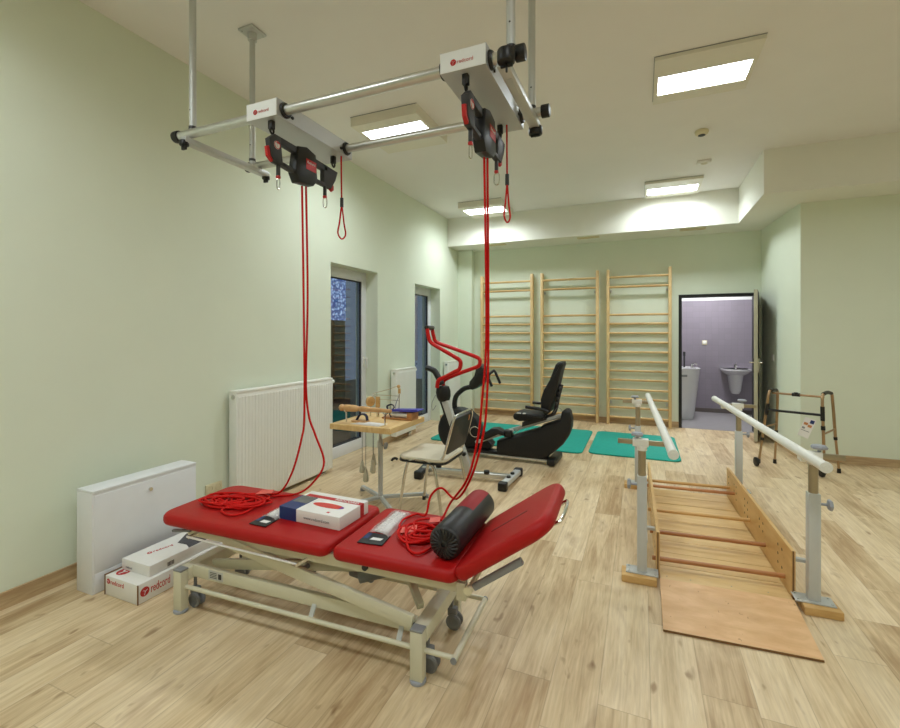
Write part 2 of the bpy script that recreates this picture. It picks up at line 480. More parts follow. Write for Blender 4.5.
def rrect(x0, y0, x1, y1, r, z=0, seg=5):
    out = []
    for cx, cy, a in ((x1 - r, y1 - r, 0), (x0 + r, y1 - r, 90), (x0 + r, y0 + r, 180), (x1 - r, y0 + r, 270)):
        for k in range(seg + 1):
            t = math.radians(a + 90 * k / seg); out.append((cx + r * math.cos(t), cy + r * math.sin(t), z))
    return out

# ---------------------------------------------------------------- the room
CZ = 3.33; SZ = 2.865; BY = 7.6
EX, FY = 5.0, -3.2          # unseen far side walls
b = MB(); b.box((-3.3, FY, -.12), (EX, BY + .12, 0)); struct(b.build('floor', 'floor'))
b = MB(); b.box((-3.3, FY, CZ), (EX, BY + .12, CZ + .12)); struct(b.build('ceiling', 'ceil'))
b = MB()
D1 = (3.89, 4.805, 2.155); D2 = (5.80, 6.68, 2.125)
for y0, y1, z0 in ((FY, D1[0], 0), (D1[1], D2[0], 0), (D2[1], BY + .12, 0), (D1[0], D1[1], D1[2]), (D2[0], D2[1], D2[2])):
    b.box((-3.32, y0, z0), (-3.0, y1, CZ))
struct(b.build('wall_left', 'wall', smooth=0))
b = MB()
DX0, DX1, DZ = .505, 1.505, 1.985
b.box((-3.0, BY, 0), (DX0, BY + .12, CZ)); b.box((DX1, BY, 0), (1.75, BY + .12, CZ)); b.box((DX0, BY, DZ), (DX1, BY + .12, CZ))
struct(b.build('wall_back', 'wall', smooth=0))
b = MB(); b.box((-3.0, 7.45, 0), (-2.74, BY, SZ)); struct(b.build('wall_pier', 'wall', smooth=0))
b = MB(); b.prism([(1.547, BY, 0), (1.632, 6.2, 0), (EX, 6.2, 0), (EX, BY, 0)], (0, 0, 0), (0, 0, SZ)); struct(b.build('wall_alcove', 'wall', smooth=0))
b = MB(); b.box((EX, FY, 0), (EX + .12, 6.2, CZ)); struct(b.build('wall_right', 'wall', smooth=0))
b = MB(); b.box((-3.3, FY - .12, 0), (EX, FY, CZ)); struct(b.build('wall_front', 'wall', smooth=0))
b = MB(); b.prism([(-3.0, 7.0, SZ), (1.175, 7.0, SZ), (1.175, 5.66, SZ), (EX, 5.66, SZ), (EX, BY, SZ), (-3.0, BY, SZ)], (0, 0, 0), (0, 0, CZ - SZ))
struct(b.build('soffit', 'soffit', smooth=0))
# skirting boards
def skirt(name, a, c, nrm):
    a, c, nrm = V(a), V(c), V(nrm); b = MB()
    b.prism([a, c, c + V((0, 0, .085)), a + V((0, 0, .085))], (0, 0, 0), nrm * .014); struct(b.build(name, 'skirt', smooth=0))
b = MB()
for y0, y1 in ((FY, D1[0]), (D1[1], D2[0]), (D2[1], 7.45)): b.box((-3.0, y0, 0), (-2.986, y1, .085))
struct(b.build('baseboard_left', 'skirt', smooth=0))
b = MB(); b.box((-2.74, BY - .014, 0), (DX0, BY, .085)); b.box((-3.0, 7.436, 0), (-2.726, 7.45, .085)); struct(b.build('baseboard_back', 'skirt', smooth=0))
skirt('baseboard_right', (1.632, 6.2, 0), (EX, 6.2, 0), (0, -1, 0))
skirt('baseboard_side', (1.547, BY, 0), (1.632, 6.2, 0), (-1, -.06, 0))

# glazed balcony doors, set back in the left wall
def balcony(name, D, handle):
    y0, y1, zt = D; x = -3.165
    f = MB(); w = .095
    f.box((x - .06, y0, 0), (x, y0 + w, zt), .006); f.box((x - .06, y1 - w, 0), (x, y1, zt), .006)
    f.box((x - .06, y0 + w, zt - w - .02), (x, y1 - w, zt), .006); f.box((x - .06, y0 + w, 0), (x, y1 - w, .13), .006)
    o = struct(f.build(name, 'pvc'))
    g = MB(); g.box((x - .045, y0 + w, .13), (x - .036, y1 - w, zt - w - .02)); g.build('window_pane', 'glass', o, 0)
    g = MB()
    for k in (y0 + w, y1 - w - .014): g.box((x - .034, k, .13), (x - .012, k + .014, zt - w - .02))
    g.box((x - .034, y0 + w, zt - w - .034), (x - .012, y1 - w, zt - w - .02)); g.box((x - .034, y0 + w, .13), (x - .012, y1 - w, .144))
    g.build('glazing_seal', 'dgrey', o, 0)
    if handle:
        g = MB(); g.box((x, y1 - .075, 1.0), (x + .012, y1 - .045, 1.13), .004); g.cyl((x, y1 - .06, 1.1), (x + .05, y1 - .06, 1.1), .009)
        g.box((x + .04, y1 - .07, .98), (x + .055, y1 - .05, 1.11), .004); g.build('door_handle', 'white', o)
balcony('door_1', D1, True); balcony('door_2', D2, False)
b = MB(); b.box((-9, FY, -.4), (-3.33, 14, -.14)); o = b.build('yard_paving', 'asphalt'); struct(o)
t = thing('yard_block', 'small dark outdoor block with glowing blue and white speckled front seen through the nearer balcony door', 'building', (-7.0, 8.6, -.14))
b = MB(); b.box((-7.6, 7.6, -.14), (-6.52, 9.0, 2.78)); b.build('block_body', 'asphalt', t, 0)
b = MB(); b.box((-6.52, 8.0, 1.72), (-6.49, 8.98, 2.76)); b.build('speckled_front', 'speckle_glow', t, 0)  # panel emits its own blue and white pattern; what it shows is unknown

# bathroom behind the open door
BB = 9.3
b = MB(); b.box((-.6, BY + .12, -.12), (2.7, BB, -.002)); struct(b.build('floor_bathroom', 'bathfloor'))
b = MB(); b.box((DX0, BY, -.1), (DX1, BY + .121, .003)); struct(b.build('trim_1', 'bathfloor'))
b = MB(); b.box((-.6, BB, 0), (2.7, BB + .1, 2.0)); struct(b.build('wall_bathroom', 'purple', smooth=0))
b = MB(); b.box((-.6, BB, 2.0), (2.7, BB + .1, 2.6)); struct(b.build('wall_bathroom_top', 'bathwhite', smooth=0))
b = MB(); b.box((-.7, BY + .12, 0), (-.6, BB, 2.6)); b.box((2.7, BY + .12, 0), (2.8, BB, 2.6)); struct(b.build('wall_bathroom_side', 'purple', smooth=0))
b = MB(); b.box((-.7, BY + .12, 2.6), (2.8, BB + .1, 2.7)); struct(b.build('ceiling_bathroom', 'bathwhite', smooth=0))
b = MB(); b.box((-.6, BB - .015, 0), (2.7, BB, .07)); struct(b.build('baseboard_bathroom', 'bathskirt', smooth=0))

# door_3: black frame and leaf standing open towards the room
f = MB(); w = .042
f.box((DX0, BY - .02, 0), (DX0 + w, BY + .14, DZ)); f.box((DX1 - w, BY - .02, 0), (DX1, BY + .14, DZ)); f.box((DX0 + w, BY - .02, DZ - w), (DX1 - w, BY + .14, DZ))
d3 = struct(f.build('door_3', 'frameb', smooth=0))
hx, hy = 1.492, 7.56; nx, ny = 1.352, 6.93
dv = V((nx - hx, ny - hy, 0)); u = dv.normalized(); pn = V((-u.y, u.x, 0))     # pn points to the right wall
b = MB(); b.obox((hx, hy, .995), (nx, ny, .995), 1.96, .04, up=pn); leaf = b.build('door_leaf', 'doorb', d3, 0)
b = MB(); e0 = V((nx, ny, .995)); b.obox(e0 - u * .001, e0 + u * .012, 1.96, .042, up=pn); b.build('door_edge', 'doore', leaf, 0)
b = MB()
for sgn in (1, -1):
    p = V((nx, ny, 1.03)) - u * .06
    b.cyl(p + pn * .02 * sgn, p + pn * .07 * sgn, .010); b.cyl(p + pn * .065 * sgn, p + pn * .065 * sgn - u * .11, .009)
    b.box(p + pn * .022 * sgn + V((-.016, -.004, -.13)), p + pn * .022 * sgn + V((.016, .004, .05)))
b.build('door_handle', 'steel', leaf)

# ---------------------------------------------------------------- lamps and ceiling fittings
def lamp(label, x0, y0, depth, group='square ceiling lights', power=5.4):
    s = .655; z1 = CZ; z0 = CZ - depth
    t = thing('ceiling_light', label, 'ceiling light', (x0 + s / 2, y0 + s / 2, z1), 0, group)
    b = MB(); r = .022
    top = z1 - .001
    # closed box with a recess for the bright strip
    f0, f1 = (.36, .78) if depth < .07 else (.21, .66)
    ya, yb = y0 + s * f0, y0 + s * f1; xa, xb = x0 + .03, x0 + s - .03
    b.box((x0, y0, z0), (x0 + s, ya, top)); b.box((x0, yb, z0), (x0 + s, y0 + s, top))
    b.box((x0, ya, z0), (xa, yb, top)); b.box((xb, ya, z0), (x0 + s, yb, top))
    b.build('lamp_housing', 'lamph', t, 0)
    b = MB(); b.box((xa, ya, z0 + (.012 if depth < .07 else .022)), (xb, yb, z0 + depth - .002)); b.build('diffuser', 'lamp', t, 0)
    la = bpy.data.lights.new('lamp_light', 'AREA'); la.shape = 'RECTANGLE'; la.size = xb - xa; la.size_y = yb - ya
    la.energy = power; la.color = (.88, .96, 1.0); la.spread = math.radians(155)
    lo = bpy.data.objects.new('lamp_light', la); COL.objects.link(lo); lo.parent = t
    lo.location = W[t.name].inverted() @ V(((xa + xb) / 2, (ya + yb) / 2, z0 + (.011 if depth < .07 else .021)))
    b = MB()
    b.box((x0 - .004, y0 - .004, top - .004), (x0 + s + .004, y0, top)); b.box((x0 - .004, y0, top - .004), (x0, y0 + s, top))
    b.build('shadow_gap', 'grey', t, 0)
    return t
lamp('flush square ceiling light above the parallel bars, nearest on the right', .083, 3.47, .03)
lamp('small looking flush ceiling light before the white bulkhead at right', .035, 6.27, .035, power=7.5)
lamp('box shaped ceiling light mounted behind the suspension frame', -2.39, 3.38, .085)
lamp('box shaped ceiling light at far left close to the bulkhead', -2.49, 6.19, .085, power=7)
for i, (x, y) in enumerate(((2.6, 3.47), (-2.39, .15), (.083, -.1), (2.6, .3), (-.9, -2.3))):
    lamp('square ceiling light beyond the edge of the picture', x, y, .03 if i != 1 else .085, 'square ceiling lights out of view')
b = MB(); b.lathe([(.055, 0), (.06, .01), (.055, .03), (.04, .042), (0, .045)], (.522, 4.9, CZ), (0, 0, -1))
o = b.build('smoke_detector', 'creamplate'); tag(o, 'round cream smoke detector on the ceiling between two lights', 'smoke detector')
b = MB(); b.lathe([(.03, 0), (.032, .006), (.028, .008)], (.522, 4.9, CZ - .040), (0, 0, -1)); b.build('detector_slot', 'dgrey', o)
b = MB(); b.box((.565, 5.72, CZ - .03), (.705, 5.80, CZ - .0005), .008); o = b.build('motion_sensor', 'ceil'); tag(o, 'small pale square sensor on the ceiling past the smoke detector', 'sensor')
b = MB(); b.sph((.635, 5.75, CZ - .032), .03, (1.2, .7, .6)); b.build('sensor_lens', 'lamph', o)
for x, lb in ((.65, 'slot air vent under the bulkhead before the bathroom door'), (-2.2, 'slot air vent under the bulkhead at the far left'), (-.75, 'slot air vent under the bulkhead above the wall bars')):
    t = thing('air_vent', lb, 'air vent', (x, 7.15, SZ), 0, 'vents under the bulkhead')
    b = MB(); b.box((x - .16, 7.09, SZ - .012), (x + .16, 7.19, SZ - .0003)); b.build('vent_frame', 'creamplate', t, 0)
    b = MB()
    for k in range(4): b.box((x - .145, 7.105 + k * .021, SZ - .016), (x + .145, 7.112 + k * .021, SZ - .011))
    b.build('vent_slats', 'creamplate', t, 0)

# ---------------------------------------------------------------- left wall fittings
t = thing('wall_cabinet', 'low white metal service cabinet standing by the left wall behind the cartons', 'cabinet', (-2.775, 1.79, 0))
x0, x1, y0, y1, z1 = -2.845, -2.708, 1.49, 2.105, .54
b = MB(); b.box((x0, y0, 0), (x1, y1, z1), .003); b.build('cabinet_body', 'cab', t)
b = MB(); b.box((x1 - .002, y0 + .012, .112), (x1 + .003, y1 - .012, z1 - .012), .001); d = b.build('cabinet_door', 'cab', t)
b = MB(); b.box((x0, y0, z1 + .0005), (x1 + .003, y1, z1 + .016), .002); b.build('cabinet_top', 'cab', t)
b = MB(); b.cyl((x1 + .002, 1.80, .475), (x1 + .012, 1.80, .475), .011); l = b.build('lock', 'steel', d)
b = MB(); b.box((x1 - .002, y0 + .012, .004), (x1 + .003, y1 - .012, .106), .002); b.build('plinth', 'cab', t)

# cartons with the red mark
CX0, CX1 = -2.655, -2.385
t = thing('carton', 'larger white carton with red round mark and lettering, lying on the floor', 'box', (-2.51, 1.9, 0), 0)
b = MB(); b.box((-2.655, 1.525, .002), (-2.39, 2.52, .105), .003); b.build('carton_body', 'carton', t)
b = MB(); b.box((-2.660, 1.523, .002), (-2.655, 2.52, .11)); b.box((-2.391, 1.5225, .004), (-2.386, 1.5275, .105)); b.build('carton_flap', 'edge', t, 0)
roundel(t, (-2.628, 1.5249, .078), (1, 0, 0), (0, 0, 1), .014, text_size=.034)
roundel(t, (-2.3899, 1.562, .056), (0, 1, 0), (0, 0, 1), .024, text_size=.064, xs=.52)
roundel(t, (-2.60, 1.585, .1051), (1, 0, 0), (0, 1, 0), .034)
b = MB()
for y in (2.09, 2.17): b.cyl((-2.3905, y, .05), (-2.389, y, .05), .010)
b.build('carton_hole', 'plug', t)
t = thing('carton', 'slim white carton with grey picture, lying on top of the larger carton', 'box', (-2.54, 1.95, .106), 0)
b = MB(); b.box((-2.64, 1.60, .106), (-2.41, 2.30, .165), .003); b.build('carton_body', 'carton', t)
roundel(t, (-2.56, 1.70, .1651), (.25, 1, 0), (-1, .25, 0), .013, text_size=.032)
b = MB(); b.prism([(-2.530, 1.845, .1652), (-2.595, 1.95, .1652), (-2.57, 2.03, .1652), (-2.413, 2.03, .1652), (-2.413, 1.83, .1652), (-2.46, 1.85, .1652)], (0, 0, 0), (0, 0, .0006)); b.build('carton_picture', 'darkprint', t, 0)
b = MB()
for k in range(5): b.box((-2.4101, 1.70 + k * .008, .118), (-2.4094, 1.705 + k * .008, .14))
b.build('barcode_print', 'dgrey', t, 0)
text('small_lettering', 'redcord', .016, (-2.605, 1.5999, .12), (1, 0, 0), (0, 0, 1), 'grey', t)

# panel radiators
def radiator(label, y0, y1, z0, z1, x=-2.94, dep=.085):
    t = thing('radiator', label, 'radiator', (x, (y0 + y1) / 2, z0), 0, 'panel radiators on the left wall')
    xf = -2.9
    b = MB(); b.box((xf - .018, y0 + .012, z0), (xf, y1 - .012, z1 - .02), .006)
    n = int((y1 - y0) / .0333)
    for k in range(n):
        yy = y0 + .03 + k * (y1 - y0 - .06) / max(1, n - 1)
        b.box((xf - .001, yy - .010, z0 + .03), (xf + .0035, yy + .010, z1 - .05), .003, 1)
    b.box((xf - .075, y0 + .012, z0), (xf - .06, y1 - .012, z1 - .02), .005); b.build('radiator_panel', 'white', t)
    b = MB(); b.box((xf - .078, y0, z1 - .022), (xf + .004, y1, z1), .006); b.build('top_grille', 'white', t)
    for yy in (y0, y1 - .012):
        b = MB(); b.box((xf - .078, yy, z0), (xf + .001, yy + .012, z1 - .02), .003); b.build('side_cover', 'white', t)
    b = MB()
    b.cyl((xf - .03, y0 - .012, z1 - .05), (xf - .03, y0 + .006, z1 - .05), .016, seg=12); b.build('bleed_valve', 'steel', t)
    b = MB(); b.cyl((xf - .03, y1, z1 - .045), (xf - .03, y1 + .05, z1 - .045), .02, seg=14, bevel=.004); b.build('thermostat_valve', 'white', t)
    b = MB(); b.cyl((xf - .04, y1 - .09, .0), (xf - .04, y1 - .09, z0 + .01), .009, seg=10); b.cyl((xf - .04, y1 - .14, .0), (xf - .04, y1 - .14, z0 + .01), .009, seg=10)
    b.box((xf - .055, y1 - .16, z0 - .04), (xf - .02, y1 - .07, z0 - .015), .006); b.build('pipe_connection', 'steel', t)
    b = MB(); b.box((-2.999, y0 + .15, z0 + .1), (xf - .07, y0 + .18, z1 - .1)); b.box((-2.999, y1 - .18, z0 + .1), (xf - .07, y1 - .15, z1 - .1)); b.build('wall_bracket', 'white', t, 0)
radiator('widest white panel radiator, behind the red couch', 2.60, 3.79, .035, .957)
radiator('white panel radiator between the two balcony doors', 5.09, 5.64, .08, .945)
radiator('far white panel radiator beyond the second balcony door', 6.78, 7.32, .08, .952)

t = thing('wall_socket', 'double beige power socket low on the wall beside the radiator', 'socket', (-3.0, 2.47, .22))
b = MB(); b.box((-3.0, 2.405, .198), (-2.988, 2.545, .27), .004); b.build('socket_plate', 'creamplate', t)
for y in (2.44, 2.51):
    b = MB(); b.lathe([(.024, 0), (.024, .003), (.02, .003), (.018, -.004), (0, -.004)], (-2.9885, y, .234), (1, 0, 0)); s = b.build('socket_insert', 'creamplate', t)
    b = MB(); b.cyl((-2.992, y - .008, .234), (-2.9885, y - .008, .234), .004, seg=8); b.cyl((-2.992, y + .008, .234), (-2.9885, y + .008, .234), .004, seg=8); b.build('pin_hole', 'plug', s)
t = thing('light_switch', 'small white light switch on the side wall behind the open door', 'light switch', (1.577, 7.1, 1.05))
b = MB(); b.obox((1.5775, 7.1, 1.05), (1.5775, 7.1, 1.135), .08, .012, up=(1, .06, 0)); b.build('switch_plate', 'white', t)
b = MB(); b.obox((1.571, 7.1, 1.06), (1.571, 7.1, 1.125), .06, .006, up=(1, .06, 0)); b.build('rocker', 'white', t)

# ---------------------------------------------------------------- bathroom things
t = thing('bathtub', 'white free standing therapy bathtub with a hand shower, left in the bathroom', 'bathtub', (.35, 8.62, 0))
b = MB()
prof = []
def tubring(z, x0, x1, y0, y1, r): return rrect(x0, y0, x1, y1, r, z)
rings = [tubring(0, -.2, .79, 8.4, 8.98, .14), tubring(.1, -.2, .81, 8.385, 9.0, .16), tubring(.8, -.25, .885, 8.32, 9.05, .2), tubring(.83, -.25, .89, 8.315, 9.055, .2),
         tubring(.83, -.19, .83, 8.375, 8.995, .17), tubring(.45, -.15, .78, 8.42, 8.95, .15)]
tb = bmesh.new(); vr = [[tb.verts.new(p) for p in r] for r in rings]
for a, c in zip(vr, vr[1:]):
    n = len(a)
    for i in range(n): tb.faces.new((a[i], a[(i + 1) % n], c[(i + 1) % n], c[i]))
tb.faces.new(vr[0][::-1]); tb.faces.new(vr[-1]); bmesh.ops.recalc_face_normals(tb, faces=tb.faces); b._add(tb)
b.build('tub_shell', 'ceramic', t)
b = MB(); b.box((.60, 8.312, .70), (.68, 8.335, .735), .004); b.build('tub_badge', 'grey', t)
b = MB(); b.cyl((.80, 8.9, .82), (.80, 8.9, .88), .02); b.tube(spline([(.80, 8.9, .87), (.84, 8.82, .90), (.86, 8.76, .88)]), .012); b.build('tub_tap', 'steel', t)
b = MB(); b.cyl((.68, 8.9, .82), (.68, 8.9, 1.05), .014); b.cyl((.68, 8.9, 1.02), (.68, 8.9, 1.09), .02); b.build('hand_shower', 'dgrey', t)
t = thing('washbasin', 'white wall hung washbasin with half pedestal and chrome tap', 'washbasin', (1.5, BB, .36))
b = MB()
def bring(z, w, dep, cx=1.505):
    out = []
    for k in range(21):
        a = PI * k / 20
        out.append((cx + w * math.cos(a), BB - dep * (max(0, math.sin(a)) ** .7), z))
    return out
rs = [bring(.66, .10, .16), bring(.72, .19, .30), bring(.775, .235, .40), bring(.80, .235, .40), bring(.80, .205, .36), bring(.72, .14, .28)]
tb = bmesh.new(); vr = [[tb.verts.new(p) for p in r] for r in rs]
for a, c in zip(vr, vr[1:]):
    n = len(a)
    for i in range(n): tb.faces.new((a[i], a[(i + 1) % n], c[(i + 1) % n], c[i]))
tb.faces.new(vr[0][::-1]); tb.faces.new(vr[-1]); bmesh.ops.recalc_face_normals(tb, faces=tb.faces); b._add(tb)
b.build('basin_bowl', 'ceramic', t, 40)
b = MB()
rs = [bring(.36, .06, .14), bring(.42, .085, .19), bring(.70, .12, .25)]
tb = bmesh.new(); vr = [[tb.verts.new(p) for p in r] for r in rs]
for a, c in zip(vr, vr[1:]):
    n = len(a)
    for i in range(n): tb.faces.new((a[i], a[(i + 1) % n], c[(i + 1) % n], c[i]))
tb.faces.new(vr[0][::-1]); tb.faces.new(vr[-1]); bmesh.ops.recalc_face_normals(tb, faces=tb.faces); b._add(tb)
b.build('half_pedestal', 'ceramic', t, 40)
b = MB(); b.cyl((1.505, BB - .05, .80), (1.505, BB - .05, .87), .022); b.cyl((1.505, BB - .05, .85), (1.505, BB - .16, .84), .012); b.cyl((1.505, BB - .06, .87), (1.52, BB - .1, .90), .008); b.build('basin_tap', 'steel', t)
t = thing('pull_switch', 'small cream switch plate on the lilac bathroom tiles', 'light switch', (1.03, BB, 1.21))
b = MB(); b.box((.995, BB - .012, 1.205), (1.075, BB, 1.285), .004); b.build('switch_plate', 'creamplate', t)
b = MB(); b.box((1.005, BB - .016, 1.225), (1.065, BB - .011, 1.275), .003); b.build('rocker', 'white', t)
t = thing('ceiling_light', 'unseen round ceiling light added to brighten the bathroom', 'ceiling light', (.9, 8.5, 2.6))
b = MB(); b.cyl((1.0, 8.45, 2.56), (1.0, 8.45, 2.599), .2); b.build('lamp_housing', 'lamph', t)
b = MB(); b.cyl((1.0, 8.45, 2.548), (1.0, 8.45, 2.559), .185); b.build('diffuser', 'bathfill', t)  # unseen lamp, added to brighten the bathroom

# ---------------------------------------------------------------- wall bars
RUNGS = [2.27, 2.12, 1.695, 1.557, 1.413, 1.27, 1.125, .978, .838, .698, .55, .41, .276, .127]
def wall_bars():
    w = .872; h = 2.40
    t = thing('wall_bars', 'left wooden wall bars unit, behind the red hanging cords', 'wall bars', (-2.125, 7.51, 0), 0, 'wall bars on the back wall')
    X = -2.125
    for s in (-1, 1):
        b = MB(); b.box((X + s * w / 2 - .0215, 7.46, 0), (X + s * w / 2 + .0215, 7.555, h), .006); b.build('upright', 'pine', t)
    for i, z in enumerate(RUNGS):
        yy = 7.485 if i < 2 else 7.51; z = 1.4 + (z - 1.4) * 1.0108
        b = MB(); b.tube([(X - w / 2, yy, z), (X + w / 2, yy, z)], .0205, 12, flat=.85); b.build('rung', 'pineh', t)
    for s in (-1, 1):
        for z in (.33, 2.07):
            x = X + s * (w / 2 - .035)
            b = MB(); b.box((x - .016, 7.54, z - .02), (x + .016, BY, z + .02), .004); b.cyl((x, 7.525, z), (x, 7.545, z), .010, seg=10); b.build('wall_bracket', 'alup', t)
    return t
wb = wall_bars()
dup(wb, (-1.085, 7.51, 0), 'middle wooden wall bars unit, behind the black exercise bike seat')
dup(wb, (-.052, 7.51, 0), 'right wooden wall bars unit, next to the bathroom door')

# ---------------------------------------------------------------- gym mats
def gmat(label, x0, y0, x1, y1):
    b = MB(); b.prism(rrect(x0, y0, x1, y1, .09, .001), (0, 0, 0), (0, 0, .015), .004)
    tag(b.build('gym_mat', 'mat'), label, 'mat', 'turquoise exercise mats')
gmat('turquoise exercise mat at far left, showing left of the black bike', -2.60, 5.42, -1.65, 6.78)
gmat('turquoise exercise mat behind the bike seat, middle one of the row', -1.63, 5.46, -.645, 6.80)
gmat('turquoise exercise mat nearest the bathroom door', -.585, 5.52, .40, 6.81)

# ---------------------------------------------------------------- suspension frame on the ceiling
TY0, TY1, TZ = 1.712, 2.205, 2.48
t = thing('ceiling_rig', 'white and silver tube frame hung from the ceiling above the red couch', 'ceiling frame', (-1.38, 1.96, CZ))
XL, XR = -2.345, -.445
b = MB()
for y in (TY0, TY1):
    b = MB(); b.cyl((XL + (0 if y == TY0 else .03), y, TZ), (XR, y, TZ), .0235, seg=24); b.build('rail_tube', 'alu', t)
    b = MB(); b.cyl((XR - .005, y, TZ), (XR + .035, y, TZ), .031, seg=20, bevel=.004); b.build('end_cap', 'black', t)
    b = MB(); b.cyl((XL - .02, y, TZ), (XL + .02, y, TZ), .031, seg=20, bevel=.004); b.build('end_cap', 'black', t)
for x in (-2.255, -.49):
    b = MB(); b.box((x - .024, TY0 - .04, TZ - .060), (x + .024, TY1 + .06, TZ - .026), .005); b.box((x - .012, TY0 + .05, TZ - .062), (x + .012, TY0 + .18, TZ - .058)); b.build('cross_beam', 'alup', t)
    for y in (TY0 - .03, TY1 + .05):
        if x > -1 and y < TY0:
            b = MB(); x += .018; b.cyl((x, y - .022, TZ - .058), (x, y - .022, TZ - .008), .034, seg=20, bevel=.006); b.box((x - .004, y - .02, TZ - .09), (x + .004, y - .012, TZ - .055), .002); b.box((x - .024, y - .02, TZ - .07), (x + .024, y - .01, TZ - .062), .002); b.build('clamp_knob', 'black', t); x -= .018; continue
        b = MB(); kr = .024 if x < -1 else .034; b.cyl((x, y, TZ - (.075 if x < -1 else .085)), (x, y, TZ - .045), kr, seg=20, bevel=.005); b.box((x - kr * .7, y - .006, TZ - .095), (x + kr * .7, y + .006, TZ - .07), .003); b.build('clamp_knob', 'black', t)
for x, y in ((-2.228, TY0), (-2.288, TY1 - .03), (-.468, TY0), (-.497, TY1)):
    b = MB(); b.cyl((x, y, TZ + .0), (x, y, CZ - .01), .0175, seg=20); p = b.build('ceiling_pole', 'alup', t)
    b = MB(); b.box((x - .06, y - .06, CZ - .016), (x + .06, y + .06, CZ - .0005), .004); b.cyl((x, y, CZ - .06), (x, y, CZ - .01), .028, seg=18)
    for sx in (-1, 1):
        for sy in (-1, 1): b.cyl((x + sx * .045, y + sy * .045, CZ - .022), (x + sx * .045, y + sy * .045, CZ - .014), .007, seg=8)
    b.build('ceiling_flange', 'alup', p)
    b = MB(); b.cyl((x, y, TZ + .02), (x, y, TZ + .035), .02, seg=16); b.cyl((x, y - .0185, TZ + .12), (x, y - .0165, TZ + .12), .004, seg=8); b.build('pole_bolt', 'dgrey', p)

def trolley(label, x0, x1, y0=1.66, y1=2.265):
    t = thing('rail_trolley', label, 'trolley', ((x0 + x1) / 2, (y0 + y1) / 2, 2.436), 0, 'sliding trolleys on the suspension frame')
    zb, zt = 2.438, 2.522
    b = MB(); tk = .006
    b.box((x0 + tk, y0, zb), (x1 - tk, y1, zb + tk)); b.box((x0, y0, zb), (x0 + tk, y1, zt)); b.box((x1 - tk, y0, zb), (x1, y1, zt))
    b.box((x0 + tk, y1 - tk, zb + tk), (x1 - tk, y1, zt - .006)); b.build('trolley_housing', 'trolleyshade', t, 0)
    b = MB(); b.box((x0 + .001, y0 - .003, zb), (x1 - .001, y0 - .0003, zt - .004), .001); b.build('lit_front_plate', 'trolley', t, 0)  # whiter plate paints in the stronger light on the front face
    for y in (TY0, TY1):
        for xx, s in ((x0, -1), (x1, 1)):
            b = MB(); b.lathe([(.024, -.004), (.036, -.004), (.037, .006), (.033, .014), (.025, .014)], (xx, y, TZ), (s, 0, 0), 20); b.build('bushing', 'black', t)
    b = MB()
    for y in (TY0 + .05, TY1 - .05): b.cyl((x1 - .004, y, zb + .028), (x1 + .006, y, zb + .028), .008, seg=12)
    b.build('trolley_screw', 'black', t)
    xc = x0 + (.12 if x0 < -1 else .095)
    for y in (1.698, 2.178):
        b = MB(); b.box((xc - .013, y - .012, 2.396), (xc + .013, y + .012, 2.438), .003); b.tube(spline([(xc, y - .008, 2.415), (xc, y - .012, 2.392), (xc, y + .003, 2.376), (xc, y + .014, 2.39), (xc, y + .008, 2.415)], 4), .005, 8); b.build('hook', 'black', t)
    roundel(t, (x0 + .058, y0 - .0034, 2.472), (1, 0, 0), (0, 0, 1), .0125, text_size=.021, wm='logol')
trolley('left grey white sliding trolley on the ceiling frame', -1.782, -1.592)
trolley('right grey white sliding trolley on the ceiling frame', -.745, -.552)

